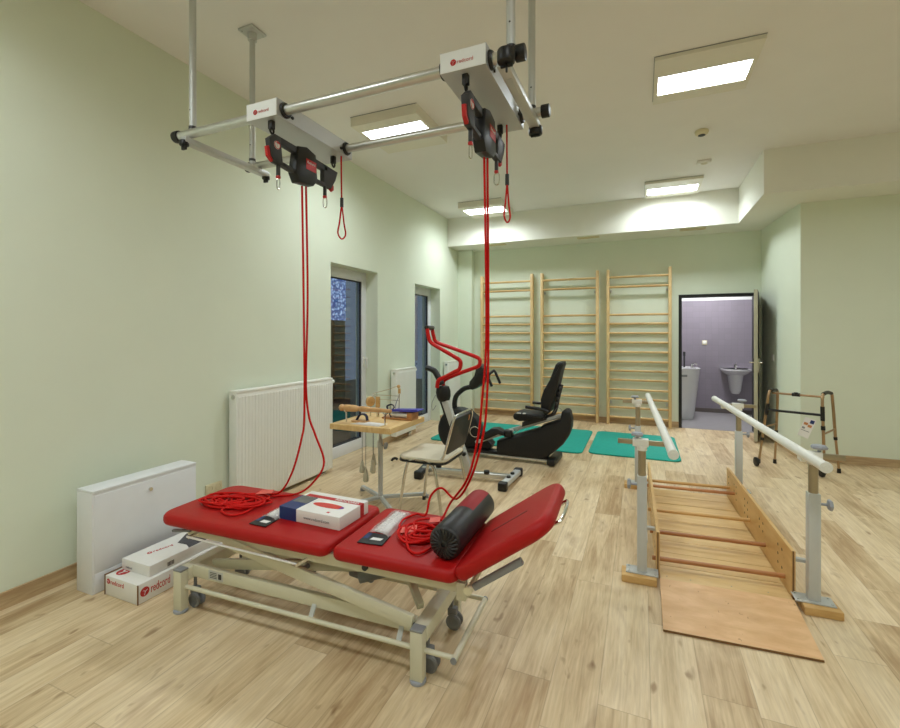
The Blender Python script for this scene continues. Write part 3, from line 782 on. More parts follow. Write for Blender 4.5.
def trainer(label, xc):
    t = thing('suspension_trainer', label, 'suspension trainer', (xc, 1.93, 2.18), 0, 'cord trainers under the trolleys')
    hw = .015
    def P(pts): return [(xc, y, z) for y, z in pts]
    def arm(outer):
        b = MB()
        for q in outer: b.prism(P(q), (-hw, 0, 0), (hw, 0, 0), .004)
        b.build('handle_frame', 'dgrey', t, 30)
    # front wing: a ring of four bars around the slot
    arm([[(1.662, 2.340), (1.70, 2.373), (1.742, 2.372), (1.742, 2.330), (1.752, 2.252), (1.752, 2.234), (1.700, 2.234), (1.675, 2.262)],
         [(1.738, 2.372), (1.88, 2.367), (1.88, 2.330), (1.738, 2.338)], [(1.748, 2.254), (1.88, 2.246), (1.88, 2.222), (1.748, 2.234)]])
    arm([[(1.985, 2.358), (2.10, 2.352), (2.10, 2.318), (1.985, 2.322)], [(1.985, 2.252), (2.08, 2.252), (2.10, 2.232), (1.985, 2.234)],
         [(2.068, 2.353), (2.194, 2.346), (2.172, 2.29), (2.133, 2.233), (2.068, 2.234)]])
    b = MB(); b.prism(P([(1.852, 2.37), (1.915, 2.388), (1.985, 2.37), (2.0, 2.235), (1.97, 2.198), (1.856, 2.185), (1.829, 2.23)]), (-.028, 0, 0), (.028, 0, 0), .008); b.build('pulley_housing', 'black', t, 30)
    b = MB(); b.box((xc + .0282, 1.905, 2.27), (xc + .0295, 1.985, 2.325)); lb = b.build('red_label', 'redp', t, 0)
    text('label_lettering', 'Redcord', .018, (xc + .0297, 1.912, 2.302), (0, 1, 0), (0, 0, 1), 'paper', lb)
    b = MB(); b.lathe([(.020, 0), (.020, .0015), (0, .0015)], (xc + hw, 1.712, 2.322), (1, 0, 0)); w = b.build('warning_disc', 'paper', t)
    b = MB(); b.tube([(xc + hw + .0018, 1.712 + .018 * math.cos(a * PI / 8), 2.322 + .018 * math.sin(a * PI / 8)) for a in range(16)], .0018, 6, closed=True)
    b.box((xc + hw + .001, 1.712, 2.312), (xc + hw + .0025, 1.712, 2.334)); b.box((xc + hw + .001, 1.706, 2.33), (xc + hw + .0025, 1.728, 2.336)); b.build('warning_ring', 'redp', w)
    b = MB(); b.prism(P([(1.668, 2.305), (1.652, 2.298), (1.660, 2.255), (1.688, 2.234), (1.695, 2.25), (1.678, 2.272)]), (-.009, 0, 0), (.009, 0, 0), .003); b.build('cord_cleat', 'redp', t)
    b = MB(); b.prism(P([(2.14, 2.262), (2.165, 2.262), (2.168, 2.235), (2.15, 2.222), (2.128, 2.232)]), (-.007, 0, 0), (.007, 0, 0), .003); b.build('cord_cleat', 'redp', t)
    for y, z, fl in ((1.735, 2.236, 0), (2.093, 2.238, 1)):
        b = MB(); b.box((xc - .008, y - .008, z - .055), (xc + .008, y + .008, z + .003), .003); s = b.build('strap', 'dgrey', t)
        b = MB(); b.box((xc - .009, y - .009, z - .068), (xc + .009, y + .009, z - .054), .003); b.build('strap_end', 'redp', s)
        b = MB(); a0 = z - .066
        pts = [(0, 0), (.013, -.008), (.014, -.035), (.010, -.052), (0, -.057), (-.010, -.050), (-.012, -.03), (-.011, -.008)]
        b.tube(spline([(xc + (q if fl else q * .35), y + (q * .4 if not fl else 0), a0 + h) for q, h in pts], 3, True), .0028, 6, closed=True); b.build('carabiner', 'steel', s)
    return t
trainer('black cord trainer bar hanging under the left trolley', -1.655)
trainer('black cord trainer bar hanging under the right trolley', -.643)

def loopcord(label, x, y, ztop):
    t = thing('loop_cord', label, 'cord', (x, y, ztop), 0, 'red loop cords on the trolleys')
    b = MB(); b.tube(spline([(x, y, ztop), (x, y + .002, ztop - .12), (x, y + .005, 2.19)], 4), .0045, 8)
    b.build('hanging_cord', 'rope', t)
    b = MB(); yy = y + .006
    b.tube(spline([(x, yy - .002, 2.15), (x - .004, yy - .016, 2.05), (x - .008, yy - .026, 1.985), (x, yy, 1.955), (x + .008, yy + .026, 1.985), (x + .004, yy + .016, 2.05), (x, yy + .002, 2.15)], 5), .0045, 8); b.build('hand_loop', 'rope', t)
    b = MB(); b.cyl((x, yy, 2.14), (x, yy, 2.195), .010, seg=12, bevel=.002); b.build('crimp_sleeve', 'dgrey', t)
loopcord('thin red loop cord hanging from the back of the left trolley', -1.615, 2.19, 2.437)
loopcord('thin red loop cord hanging from the back of the right trolley', -.618, 2.185, 2.437)

# ---------------------------------------------------------------- treatment couch
CO = V((-2.146, 1.588, 0)); CR = math.radians(2.3)
CM = Matrix.Translation(CO) @ Matrix.Rotation(CR, 4, 'Z')
def cl(x, y, z): return CM @ V((x, y, z))
t = couch = thing('treatment_couch', 'red padded treatment couch on a cream height adjustable frame with castors', 'treatment couch', CO, CR)
PZ0, PZ1 = .432, .488; YF, YR = -.045, .462
def pad(name, x0, x1, rl, rr):
    pts = []
    for cx, cy, a, r in ((x1 - rr, YR - rr, 0, rr), (x0 + rl, YR - rl, 90, rl), (x0 + rl, YF + rl, 180, rl), (x1 - rr, YF + rr, 270, rr)):
        for k in range(7):
            q = math.radians(a + 15 * k); pts.append((cx + r * math.cos(q), cy + r * math.sin(q), PZ0))
    b = MB(); b.prism(pts, (0, 0, 0), (0, 0, PZ1 - PZ0), .024, 4); return b.build(name, 'red', t, 60, True)
pad('long_pad', -.13, .895, .085, .045)
pad('seat_pad', .917, 1.492, .045, .045)
# raised headrest
ha = math.radians(35.5); hl = .445
hb = MB()
R0 = Matrix.Translation(V((1.500, 0, .438))) @ Matrix.Rotation(-ha, 4, 'Y')
pts = []
for cx, cy, a, r in ((hl - .10, YR - .10, 0, .10), (.04, YR - .04, 90, .04), (.04, YF + .04, 180, .04), (hl - .10, YF + .10, 270, .10)):
    for k in range(7):
        q = math.radians(a + 15 * k); pts.append((cx + r * math.cos(q), cy + r * math.sin(q), 0))
tmp = MB(); tmp.prism(pts, (0, 0, 0), (0, 0, .06), .024, 4); tmp.bm.transform(R0); head = tmp.build('headrest_pad', 'red', t, 60, True)
tmp = MB(); tmp.box((.12, .195, .0575), (.31, .215, .0612), .004); tmp.bm.transform(R0); tmp.build('headrest_slot', 'dred', head, 30, True)
tmp = MB(); tmp.tube(spline([(hl - .03, .09, -.006), (hl + .006, .10, -.006), (hl + .006, .29, -.006), (hl - .03, .30, -.006)], 5), .007, 8); tmp.bm.transform(R0); tmp.build('headrest_handle', 'steel', t, 40, True)
tmp = MB()
for y in (.06, .35): tmp.box((.0, y - .010, -.018), (hl - .08, y + .010, -.002), .003)
tmp.bm.transform(R0); tmp.build('headrest_arm', 'alup', t, 30, True)
b = MB(); p0 = V((1.545, .012, .415)); p1 = V((1.735, .012, .552)); b.obox(p0, p1, .022, .026, bevel=.004); b.build('headrest_strut', 'grey', t, 30, True)
b = MB(); b.cyl((1.53, -.015, .412), (1.53, .41, .412), .010, seg=12); b.cyl((1.53, -.02, .412), (1.53, .0, .412), .017, seg=14); b.build('headrest_hinge', 'creamplate', t, 30, True)
# legs, base rails
LX0, LX1, LY0, LY1 = 0, 1.315, -.005, .43
for x in (LX0, LX1):
    for y in (LY0, LY1):
        b = MB(); b.box((x - .027, y - .022, .012), (x + .027, y + .022, .208), .004); l = b.build('leg', 'cream', t, 30, True)
        b = MB(); b.box((x - .0275, y - .0225, .2075), (x + .0275, y + .0225, .217), .003); b.build('leg_cap', 'grey', l, 30, True)
        b = MB(); b.cyl((x, y, 0), (x, y, .014), .034, seg=20, bevel=.004); b.build('foot', 'lgrey', l, 30, True)
for x in (LX0, LX1):
    b = MB(); b.box((x - .030, LY0 + .022, .150), (x + .030, LY1 - .022, .213), .004); b.build('end_beam', 'cream', t, 30, True)
for y in (.05, .385):
    b = MB(); b.box((LX0 + .03, y - .013, .160), (LX1 - .03, y + .013, .220), .003); b.build('base_rail', 'cream', t, 30, True)
b = MB(); b.box((.14, .0358, .170), (.235, .0368, .214)); pl = b.build('rating_plate', 'alup', t, 0, True)
b = MB()
for k in range(4): b.box((.15, .0350, .178 + k * .008), (.195, .0359, .181 + k * .008))
b.box((.205, .035, .178), (.225, .0359, .204)); b.build('plate_print', 'dgrey', pl, 0, True)
# foot bar running round the couch
b = MB(); z = .125
b.tube([(LX0, .004, z), (1.47, .004, z)], .0105, 12); b.tube([(1.47, -.012, z), (1.47, .43, z)], .0125, 12); b.tube([(LX0 - .02, .43, z), (1.47, .43, z)], .0105, 12)
fb = b.build('foot_bar', 'cream', t, 40, True)
b = MB(); b.cyl((1.47, -.016, z), (1.47, -.011, z), .0128, seg=14); b.cyl((1.47, .425, z), (1.47, .435, z), .0128, seg=14); b.build('bar_cap', 'grey', fb, 30, True)
for x in (.78, 1.22):
    for y in (.01, .42):
        b = MB(); b.obox((x, y - .004, z), (x, y + (.03 if y < .2 else -.03), .175), .022, .006, up=(0, 1, 0)); b.build('bar_bracket', 'alup', t, 30, True)
for cx, cy in ((.022, .06), (.022, .36), (LX1 + .012, .07), (LX1 + .012, .36)):
    b = MB(); b.cyl((cx, cy, .07), (cx, cy, .17), .008, seg=10); b.box((cx - .02, cy - .016, .06), (cx + .026, cy + .016, .10), .006); cs = b.build('caster', 'wheel', t, 40, True)
    for s in (-1, 1):
        b = MB(); b.lathe([(0, -.008), (.028, -.009), (.0365, -.005), (.0365, .005), (.028, .009), (.023, .006), (0, .006)], (cx + .012, cy + s * .016, .0365), (0, s, 0), 24); b.build('wheel', 'wheel', cs, 40, True)
# upper frame
b = MB()
for y in (.03, .385): b.box((.02, y - .014, .378), (1.51, y + .014, .4315), .003)
b.build('upper_frame', 'cream', t, 30, True)
b = MB()
for x in (.03, .35, .90, 1.45): b.box((x - .016, .04, .388), (x + .016, .385, .42), .003)
b.build('cross_member', 'cream', t, 30, True)
for y in (.004, .385):
    b = MB(); b.box((1.475, y, .355), (1.515, y + .026, .426), .004); b.build('hinge_bracket', 'cream', t, 30, True)
for y in (.022, .40):
    b = MB(); b.obox((.26, y, .388), (1.28, y, .215), .022, .056, up=(0, 0, 1), bevel=.003); b.build('scissor_arm', 'cream', t, 30, True)
for y in (.107, .31):
    b = MB(); b.obox((.10, y, .205), (1.20, y, .392), .022, .05, up=(0, 0, 1), bevel=.003); b.build('scissor_arm', 'cream', t, 30, True)
b = MB(); b.cyl((.70, .05, .307), (.70, .365, .307), .012, seg=12); b.cyl((.70, .045, .307), (.70, .062, .307), .017, seg=14); b.build('pivot_bolt', 'grey', t, 30, True)
b = MB(); b.cyl((.95, .14, .285), (1.08, .20, .315), .034, seg=20, bevel=.004); b.cyl((1.0, .17, .265), (.86, .22, .245), .018, seg=14); b.build('lift_motor', 'grey', t, 30, True)
b = MB(); b.obox((1.28, .10, .235), (1.02, .36, .38), .03, .03, bevel=.003); b.build('lift_brace', 'cream', t, 30, True)
b = MB(); b.tube([(.57 + k * .0026, .135 + .013 * math.cos(k * .9), .275 + .013 * math.sin(k * .9)) for k in range(60)], .0028, 6); b.build('return_spring', 'dgrey', t, 40, True)
b = MB(); b.tube([(.06, -.02, .392), (.72, -.014, .370)], .0055, 10); cr = b.build('control_rod', 'white', t, 40, True)
b = MB(); b.obox((.72, -.02, .364), (.76, .02, .388), .008, .012); b.obox((.065, -.02, .386), (.10, .02, .408), .008, .012); b.build('rod_bracket', 'steel', t, 30, True)
b = MB(); b.obox((-.055, -.005, .400), (.05, .012, .407), .02, .012, bevel=.004); b.build('release_lever', 'grey', t, 30, True)
b = MB(); b.cyl((1.06, .004, .405), (1.06, .02, .405), .013, seg=14); b.cyl((1.285, .022, .19), (1.285, .05, .19), .016, seg=14); b.build('frame_knob', 'dgrey', t, 30, True)
b = MB(); b.obox((1.12, .36, .39), (1.15, .36, .33), .012, .03, up=(1, 0, 0)); b.build('stop_lug', 'dgrey', t, 30, True)

# ---------------------------------------------------------------- things lying on the couch
PT = PZ1 + .0008
bc = cl(.688, .24, PT); ba = CR - math.radians(3.0)
BM = Matrix.Translation(bc) @ Matrix.Rotation(ba, 4, 'Z')
t = thing('product_box', 'white and navy cardboard product box with a red stripe, lying on the couch', 'box', bc, ba)
hx_, hy_, hz = .181, .118, .061
b = MB(); b.box((-hx_, -hy_, 0), (hx_, hy_, hz), .002); b.build('box_body', 'carton', t, 30, True)
e = .0008
b = MB(); b.box((-hx_ - e, -hy_ - e, .0005), (-hx_ + .105, hy_ * .38, hz + e)); b.build('navy_panel', 'navy', t, 0, True)
b = MB(); b.box((-hx_ + .01, -hy_ * .35, hz + e), (-hx_ + .10, hy_ * .36, hz + e * 1.6)); b.build('photo_panel', 'photo', t, 0, True)
b = MB(); b.box((-hx_ + .02, hy_ * .40, hz), (hx_ + e, hy_ * .66, hz + e)); b.box((hx_, hy_ * .40, .0005), (hx_ + e, hy_ * .66, hz + e)); b.build('red_stripe', 'logo', t, 0, True)
text('stripe_lettering', 'REDCORD', .030, (.02, hy_ * .44, hz + e), (1, 0, 0), (0, 1, 0), 'paper', t, local=True)
text('web_lettering', 'www.redcord.com', .020, (-.03, -hy_ - e, .022), (1, 0, 0), (0, 0, 1), 'grey', t, local=True)
def ellip(cx, cy, a, c, lo, hi): return [(cx + a * math.cos(2 * PI * k / 28), cy + c * math.sin(2 * PI * k / 28), hz + e * .5) for k in range(lo, hi + 1)]
b = MB(); b.prism(ellip(.04, -.02, .092, .026, 3, 25), (0, 0, 0), (0, 0, e * .8)); b.build('oval_picture', 'redprint', t, 0, True)
b = MB(); b.prism(ellip(.04, -.02, .092, .026, 25, 31), (0, 0, 0), (0, 0, e * .8)); b.build('oval_picture', 'purplep', t, 0, True)
b = MB(); b.box((.085, -.095, hz + e * .2), (.10, -.082, hz + e)); b.build('box_mark', 'logo', t, 0, True)

def bag(label, corners, card_uv, name, hump=.022):
    """clear bag between four corners (card end first); a black header card at the near end"""
    a, b_, c, d = [cl(*p) for p in corners]          # a,b near edge; c,d far edge (c above b)
    t = thing('plastic_bag', label, 'plastic bag', (a + b_ + c + d) / 4)
    def S(u, v): return a.lerp(b_, u).lerp(d.lerp(c, u), v)
    tb = bmesh.new(); N = 14; top = []; rnd = random.Random(hash(name) % 97 if False else len(label))
    for j in range(N + 1):
        row = []
        for i in range(N + 1):
            u, v = i / N, card_uv * .75 + (1 - card_uv * .75) * j / N
            h = hump * (math.sin(PI * u) ** .6) * (math.sin(PI * min(1, .08 + v * .9)) ** .6) + rnd.uniform(0, .006) * (0 < i < N)
            p = S(u, v); row.append(tb.verts.new((p.x, p.y, PT + .001 + h)))
        top.append(row)
    for j in range(N):
        for i in range(N): tb.faces.new((top[j][i], top[j][i + 1], top[j + 1][i + 1], top[j + 1][i]))
    m = MB(); m._add(tb); m.build('bag_film', 'film', t, 50)
    m = MB(); q = [S(.2, .3), S(.82, .3), S(.80, .92), S(.25, .92)]
    m.prism([(p.x, p.y, PT + .001) for p in q], (0, 0, 0), (0, 0, .012), .003); m.build('bag_contents', 'paper', t)
    q = [S(-.02, -.02), S(1.02, -.02), S(1.0, card_uv), S(.0, card_uv)]
    m = MB(); m.prism([(p.x, p.y, PT + .0015) for p in q], (0, 0, 0), (0, 0, .003)); hc = m.build('header_card', 'card', t, 0)
    m = MB(); q = [S(.35, .08), S(.8, .08), S(.85, card_uv * .55), S(.4, card_uv * .55)]
    m.prism([(p.x, p.y, PT + .0046) for p in q], (0, 0, 0), (0, 0, .0006)); m.build('card_print', 'paper', hc, 0)
    m = MB(); q = [S(.03, .1), S(.22, .1), S(.22, card_uv * .9), S(.03, card_uv * .9)]
    m.prism([(p.x, p.y, PT + .0046) for p in q], (0, 0, 0), (0, 0, .0006)); m.build('card_stripe', 'navy', hc, 0)
bag('clear bag with black header card, squeezed against the product box', [(.415, .03, 0), (.512, .028, 0), (.50, .335, 0), (.40, .345, 0)], .30, 'a', .014)
bag('clear bag with black header card, alone between box and cord pile', [(1.005, .045, 0), (1.118, .055, 0), (1.09, .405, 0), (.985, .42, 0)], .26, 'b')

# bolster
b0 = cl(1.418, .02, PT + .0705); b1 = cl(1.432, .50, PT + .0705); ax = (b1 - b0).normalized(); RB = .070
t = thing('bolster', 'black cylindrical bolster with a crimson stripe and pleated end, by the headrest', 'bolster', cl(1.433, .25, PT))
sd = ax.cross(V((0, 0, 1))).normalized()
b = MB(); Lb = (b1 - b0).length
b.lathe([(0, .006), (.05, .0), (.060, .004), (RB, .016), (RB, Lb - .016), (.06, Lb - .004), (.05, Lb), (0, Lb - .004)], b0, ax, 40); b.build('bolster_body', 'blackvinyl', t, 50)
b = MB(); tb = bmesh.new(); rr = RB + .0012; rows = []
for v in (.48, .985):
    rows.append([tb.verts.new(b0 + ax * (Lb * v if v < .9 else Lb - .016) + (sd * -math.cos(a) + V((0, 0, 1)) * math.sin(a)) * rr) for a in [math.radians(10 + 14.5 * k) for k in range(9)]])
for i in range(8): tb.faces.new((rows[0][i], rows[0][i + 1], rows[1][i + 1], rows[1][i]))
bmesh.ops.recalc_face_normals(tb, faces=tb.faces); b._add(tb); b.build('crimson_panel', 'redv2', t, 60)
b = MB()
for k in range(20):
    a = 2 * PI * k / 20; dr = sd * math.cos(a) + V((0, 0, 1)) * math.sin(a); dr2 = sd * math.cos(a + .12) + V((0, 0, 1)) * math.sin(a + .12)
    b.tube([b0 + dr * .016 - ax * .001, b0 + dr * .04 - ax * .005, b0 + dr2 * .058 + ax * .002], [.004, .006, .005], 6)
b.lathe([(.010, 0), (.018, -.007), (.010, -.010), (.008, .002)], b0, ax, 16); b.build('pleated_end', 'blackvinyl', t, 50)

# red cords: from each trainer down to a heap on the couch
def coil(seed, cx, cy, rx, ry, turns, z0=.006, zr=.03):
    r = random.Random(seed); out = []; ph = r.uniform(0, 6); ccx, ccy = cx, cy
    for j in range(turns):
        q = r.uniform(.45, 1.0); sq = r.uniform(.5, 1.0); ccx = cx + r.uniform(-.3, .3) * rx; ccy = cy + r.uniform(-.25, .25) * ry; tilt = r.uniform(-.6, .6)
        for k in range(7):
            a = ph + 2 * PI * k / 7; ex, ey = rx * q * math.cos(a), ry * q * sq * math.sin(a)
            x, y = ccx + ex * math.cos(tilt) - ey * math.sin(tilt), ccy + ex * math.sin(tilt) + ey * math.cos(tilt)
            out.append(cl(min(1.33, x), min(.44, max(.0, y)), PT + z0 + zr * (j + r.random()) / (turns + 1)))
        ph += r.uniform(.5, 2.2)
    return out
RR = .0056
t = thing('red_cord', 'red cord falling from the left trainer into a heap on the left of the couch', 'cord', cl(.12, .2, PT))
b = MB()
A = [(-1.672, 1.925, 2.19), (-1.674, 1.94, 1.584), (-1.686, 1.96, .987), (-1.712, 1.965, .822), (-1.786, 1.97, .623), cl(.27, .385, PT + .012), cl(.16, .36, PT + .015)]
b.tube(spline(A + coil(3, .12, .22, .19, .13, 4, .006, .018) + [cl(.10, .19, PT + .02)], 6), RR, 8); b.build('cord_strand', 'rope', t, 60)
b = MB()
A = [(-1.658, 1.94, 2.19), (-1.660, 1.955, 1.6), (-1.684, 1.97, 1.15), (-1.67, 1.975, .96), (-1.63, 1.98, .855), (-1.575, 1.985, .711), (-1.643, 1.99, .60), cl(.375, .42, PT + .012), cl(.24, .32, PT + .008), cl(.10, .12, PT + .008)]
b.tube(spline(A + coil(11, .11, .20, .20, .13, 4, .008, .02) + [cl(.16, .10, PT + .008), cl(.26, .06, PT + .007), cl(.30, .12, PT + .008), cl(.28, .24, PT + .012)], 6), RR, 8); b.build('cord_strand', 'rope', t, 60)
b = MB(); b.prism([cl(.20, .285, PT + .03), cl(.285, .315, PT + .036), cl(.265, .36, PT + .038), cl(.19, .35, PT + .034)], (0, 0, 0), (0, 0, .0015)); b.build('cord_tag', 'tag', t, 0)
t = thing('red_cord', 'red cord falling from the right trainer into a heap beside the bolster', 'cord', cl(1.22, .25, PT))
b = MB()
A = [(-.650, 1.93, 2.19), (-.645, 1.945, 1.418), (-.667, 1.95, 1.102), (-.692, 1.96, .918), (-.745, 1.97, .73), cl(1.285, .45, PT + .07), cl(1.27, .38, PT + .02)]
b.tube(spline(A + coil(21, 1.235, .23, .10, .14, 4, .006, .035) + [cl(1.20, .18, PT + .02)], 6), RR, 8); b.build('cord_strand', 'rope', t, 60)
b = MB()
A = [(-.640, 1.945, 2.19), (-.637, 1.95, 1.42), (-.645, 1.955, 1.12), (-.664, 1.96, .95), (-.722, 1.97, .75), cl(1.315, .455, PT + .09), cl(1.24, .44, PT + .14), cl(1.19, .42, PT + .10), cl(1.18, .38, PT + .02), cl(1.12, .40, PT + .008), cl(1.09, .30, PT + .008), cl(1.15, .18, PT + .008)]
b.tube(spline(A + coil(31, 1.24, .20, .10, .13, 4, .006, .035) + [cl(1.24, .06, PT + .008), cl(1.30, .03, PT + .008), cl(1.33, .10, PT + .008)], 6), RR, 8); b.build('cord_strand', 'rope', t, 60)
b = MB()
b.prism([cl(1.155, .150, PT + .02), cl(1.225, .175, PT + .028), cl(1.205, .225, PT + .034), cl(1.145, .195, PT + .026)], (0, 0, 0), (0, 0, .0015)); b.build('cord_tag', 'tag', t, 0)
b = MB(); b.prism([cl(1.255, .245, PT + .045), cl(1.30, .27, PT + .045), cl(1.285, .31, PT + .05), cl(1.245, .285, PT + .05)], (0, 0, 0), (0, 0, .0015)); b.build('cord_tag', 'tag', t, 0)

# ---------------------------------------------------------------- hand therapy table
t = thing('therapy_table', 'small pine topped exercise table on a grey pedestal with cross feet', 'table', (-2.0, 3.2, 0), 0)
TT = .70
b = MB(); b.prism([(-2.25, 2.905, TT - .043), (-1.71, 2.91, TT - .043), (-1.70, 3.46, TT - .043), (-2.25, 3.455, TT - .043)], (0, 0, 0), (0, 0, .043), .003); b.build('tabletop', 'table', t)
tx, ty = -2.005, 3.255
b = MB(); b.cyl((tx, ty, .05), (tx, ty, .52), .020, seg=20); b.build('column', 'alup', t)
b = MB(); b.cyl((tx, ty, .50), (tx, ty, TT - .043), .015, seg=18); b.box((tx - .08, ty - .08, TT - .05), (tx + .08, ty + .08, TT - .043)); b.build('inner_column', 'alup', t)
b = MB(); b.cyl((tx, ty, .475), (tx + .055, ty, .475), .006, seg=10); b.lathe([(.012, 0), (.03, .004), (.03, .016), (.012, .02)], (tx + .04, ty, .475), (1, 0, 0), 6); b.build('clamp_knob', 'lgrey', t)
for ex, ey in ((-2.30, 3.435), (-1.70, 3.50), (-1.79, 3.06), (-2.18, 3.00)):
    b = MB(); b.obox((tx, ty, .045), (ex, ey, .035), .032, .026, bevel=.003); f = b.build('foot_arm', 'alup', t)
    b = MB(); b.cyl((ex, ey, 0), (ex, ey, .025), .022, seg=16); b.build('levelling_foot', 'grey', f)
# turned wooden roller across the front edge on two pins
t = thing('wooden_roller', 'turned beech roller lying on two steel pins along the front of the table', 'roller', (-1.98, 3.0, TT))
pr_ = [(0, 0), (.018, .002), (.026, .014), (.027, .026), (.022, .036), (.018, .042), (.026, .05), (.028, .07), (.027, .13), (.023, .165), (.017, .18), (.02, .19), (.023, .205), (.021, .27), (.016, .285), (.018, .30), (.019, .36), (.014, .40), (.015, .41), (.014, .47), (0, .475)]
b = MB(); b.lathe(pr_, (-2.225, 3.0, TT + .114), (1, 0, 0), 20); b.build('roller_body', 'beech', t)
for x in (-2.162, -1.808):
    b = MB(); b.cyl((x, 3.0, TT + .0005), (x, 3.0, TT + .094), .006, seg=10)
    b.tube([(x, 3.0 + .03 * math.cos(a), TT + .114 + .03 * math.sin(a)) for a in [math.radians(200 + 14 * k) for k in range(11)]], .005, 6); b.build('roller_pin', 'steel', t)
t = thing('strap_board', 'small wooden palm board with a navy strap, lying on the therapy table', 'exercise board', (-2.07, 3.06, TT))
b = MB(); b.prism(rrect(-2.145, 3.02, -2.0, 3.11, .03, TT + .0005), (0, 0, 0), (0, 0, .012), .003); b.build('board', 'beech', t)
b = MB(); b.tube(spline([(-2.105, 3.06, TT + .012), (-2.08, 3.06, TT + .05), (-2.045, 3.06, TT + .062), (-2.015, 3.06, TT + .05), (-2.005, 3.06, TT + .014)], 5), .018, 8, flat=.35); b.build('strap', 'navyfelt', t)
b = MB(); b.prism([(-2.09, 2.95, TT + .0006), (-1.83, 2.945, TT + .0006), (-1.82, 3.06, TT + .0006), (-2.03, 3.07, TT + .0006)], (0, 0, 0), (0, 0, .002)); tag(b.build('paper_sheet', 'paper', smooth=0), 'white sheet of paper under the wooden roller', 'paper')
t = thing('finger_exerciser', 'upright wooden disc and block with bent wire arms at the back of the table', 'exercise device', (-2.08, 3.3, TT))
b = MB(); b.cyl((-2.145, 3.304, TT + .125), (-2.119, 3.296, TT + .125), .042, seg=24, bevel=.003); b.build('wooden_disc', 'blockw', t)
b = MB(); b.cyl((-2.132, 3.30, TT + .0005), (-2.132, 3.30, TT + .09), .006, seg=10); b.cyl((-2.058, 3.30, TT + .0005), (-2.058, 3.30, TT + .09), .012, seg=12); b.build('support_pin', 'steel', t)
b = MB(); b.box((-2.074, 3.285, TT + .08), (-2.042, 3.315, TT + .17), .004); b.build('wooden_block', 'blockw', t)
b = MB(); b.tube(spline([(-2.058, 3.3, TT + .165), (-2.11, 3.3, TT + .19), (-1.96, 3.31, TT + .235), (-1.88, 3.32, TT + .26), (-1.865, 3.32, TT + .20), (-1.90, 3.32, TT + .10), (-1.90, 3.32, TT + .004)], 6), .003, 6)
b.tube([(-2.1, 3.3, TT + .185), (-1.875, 3.32, TT + .183)], .003, 6); b.tube([(-2.05, 3.3, TT + .15), (-1.87, 3.32, TT + .145)], .003, 6); b.tube([(-1.862, 3.32, TT + .20), (-1.868, 3.32, TT + .004)], .003, 6); b.build('wire_arms', 'steel', t)
b = MB(); b.cyl((-1.862, 3.32, TT + .205), (-1.862, 3.32, TT + .245), .011, seg=12); b.sph((-1.868, 3.318, TT + .262), .015); b.build('wooden_knob', 'blockw', t)
t = thing('resistance_box', 'open wooden exercise box with a blue tray and black strap on the table', 'exercise box', (-1.83, 3.33, TT))
b = MB(); b.box((-1.985, 3.24, TT + .0006), (-1.705, 3.36, TT + .014), .002); b.box((-1.75, 3.24, TT + .014), (-1.705, 3.36, TT + .062), .002); b.box((-1.88, 3.345, TT + .014), (-1.75, 3.36, TT + .055), .002); b.build('box_frame', 'rungred', t)
b = MB(); b.cyl((-1.90, 3.28, TT + .038), (-1.755, 3.28, TT + .034), .019, seg=16); b.build('white_roller', 'white', t)
b = MB(); b.prism([(-1.90, 3.235, TT + .064), (-1.655, 3.235, TT + .076), (-1.655, 3.36, TT + .076), (-1.90, 3.36, TT + .064)], (0, 0, 0), (0, 0, .010), .002); b.prism([(-1.90, 3.235, TT + .074), (-1.655, 3.235, TT + .086), (-1.655, 3.245, TT + .086), (-1.90, 3.245, TT + .074)], (0, 0, 0), (0, 0, .010)); b.build('blue_tray', 'blue', t)
b = MB(); b.tube(spline([(-1.97, 3.26, TT + .016), (-1.935, 3.26, TT + .06), (-1.95, 3.27, TT + .10), (-1.91, 3.28, TT + .115), (-1.89, 3.28, TT + .09), (-1.93, 3.27, TT + .05), (-1.90, 3.25, TT + .018)], 4), .012, 8, flat=.4); b.build('strap', 'navyfelt', t)
wl = ['leftmost pear shaped weight hanging on a cord under the table', 'lowest pear shaped weight hanging on a cord under the table', 'highest pear shaped weight hanging on a cord under the table', 'rightmost pear shaped weight under the table, next to its pedestal']
for (x, y, z0, z1), lb in zip(((-2.114, 3.15, .261, .357), (-2.073, 3.14, .194, .307), (-2.036, 3.20, .315, .405), (-2.011, 3.15, .270, .375)), wl):
    t = thing('hanging_weight', lb, 'weight', (x, y, z0), 0, 'weights under the therapy table')
    h = z1 - z0
    b = MB(); b.lathe([(0, 0), (.018, .003), (.0235, .015), (.022, h * .4), (.012, h * .85), (.007, h), (0, h)], (x, y, z0), (0, 0, 1), 16); b.build('weight_body', 'sand', t)
    b = MB(); b.cyl((x, y, z1 - .002), (x, y, TT - .0435), .0018, seg=6); b.build('weight_cord', 'dgrey', t)
    b = MB(); b.tube([(x + .006 * math.cos(k * PI / 5), y, z1 + .006 + .006 * math.sin(k * PI / 5)) for k in range(10)], .0015, 5, closed=True); b.build('weight_ring', 'steel', t)

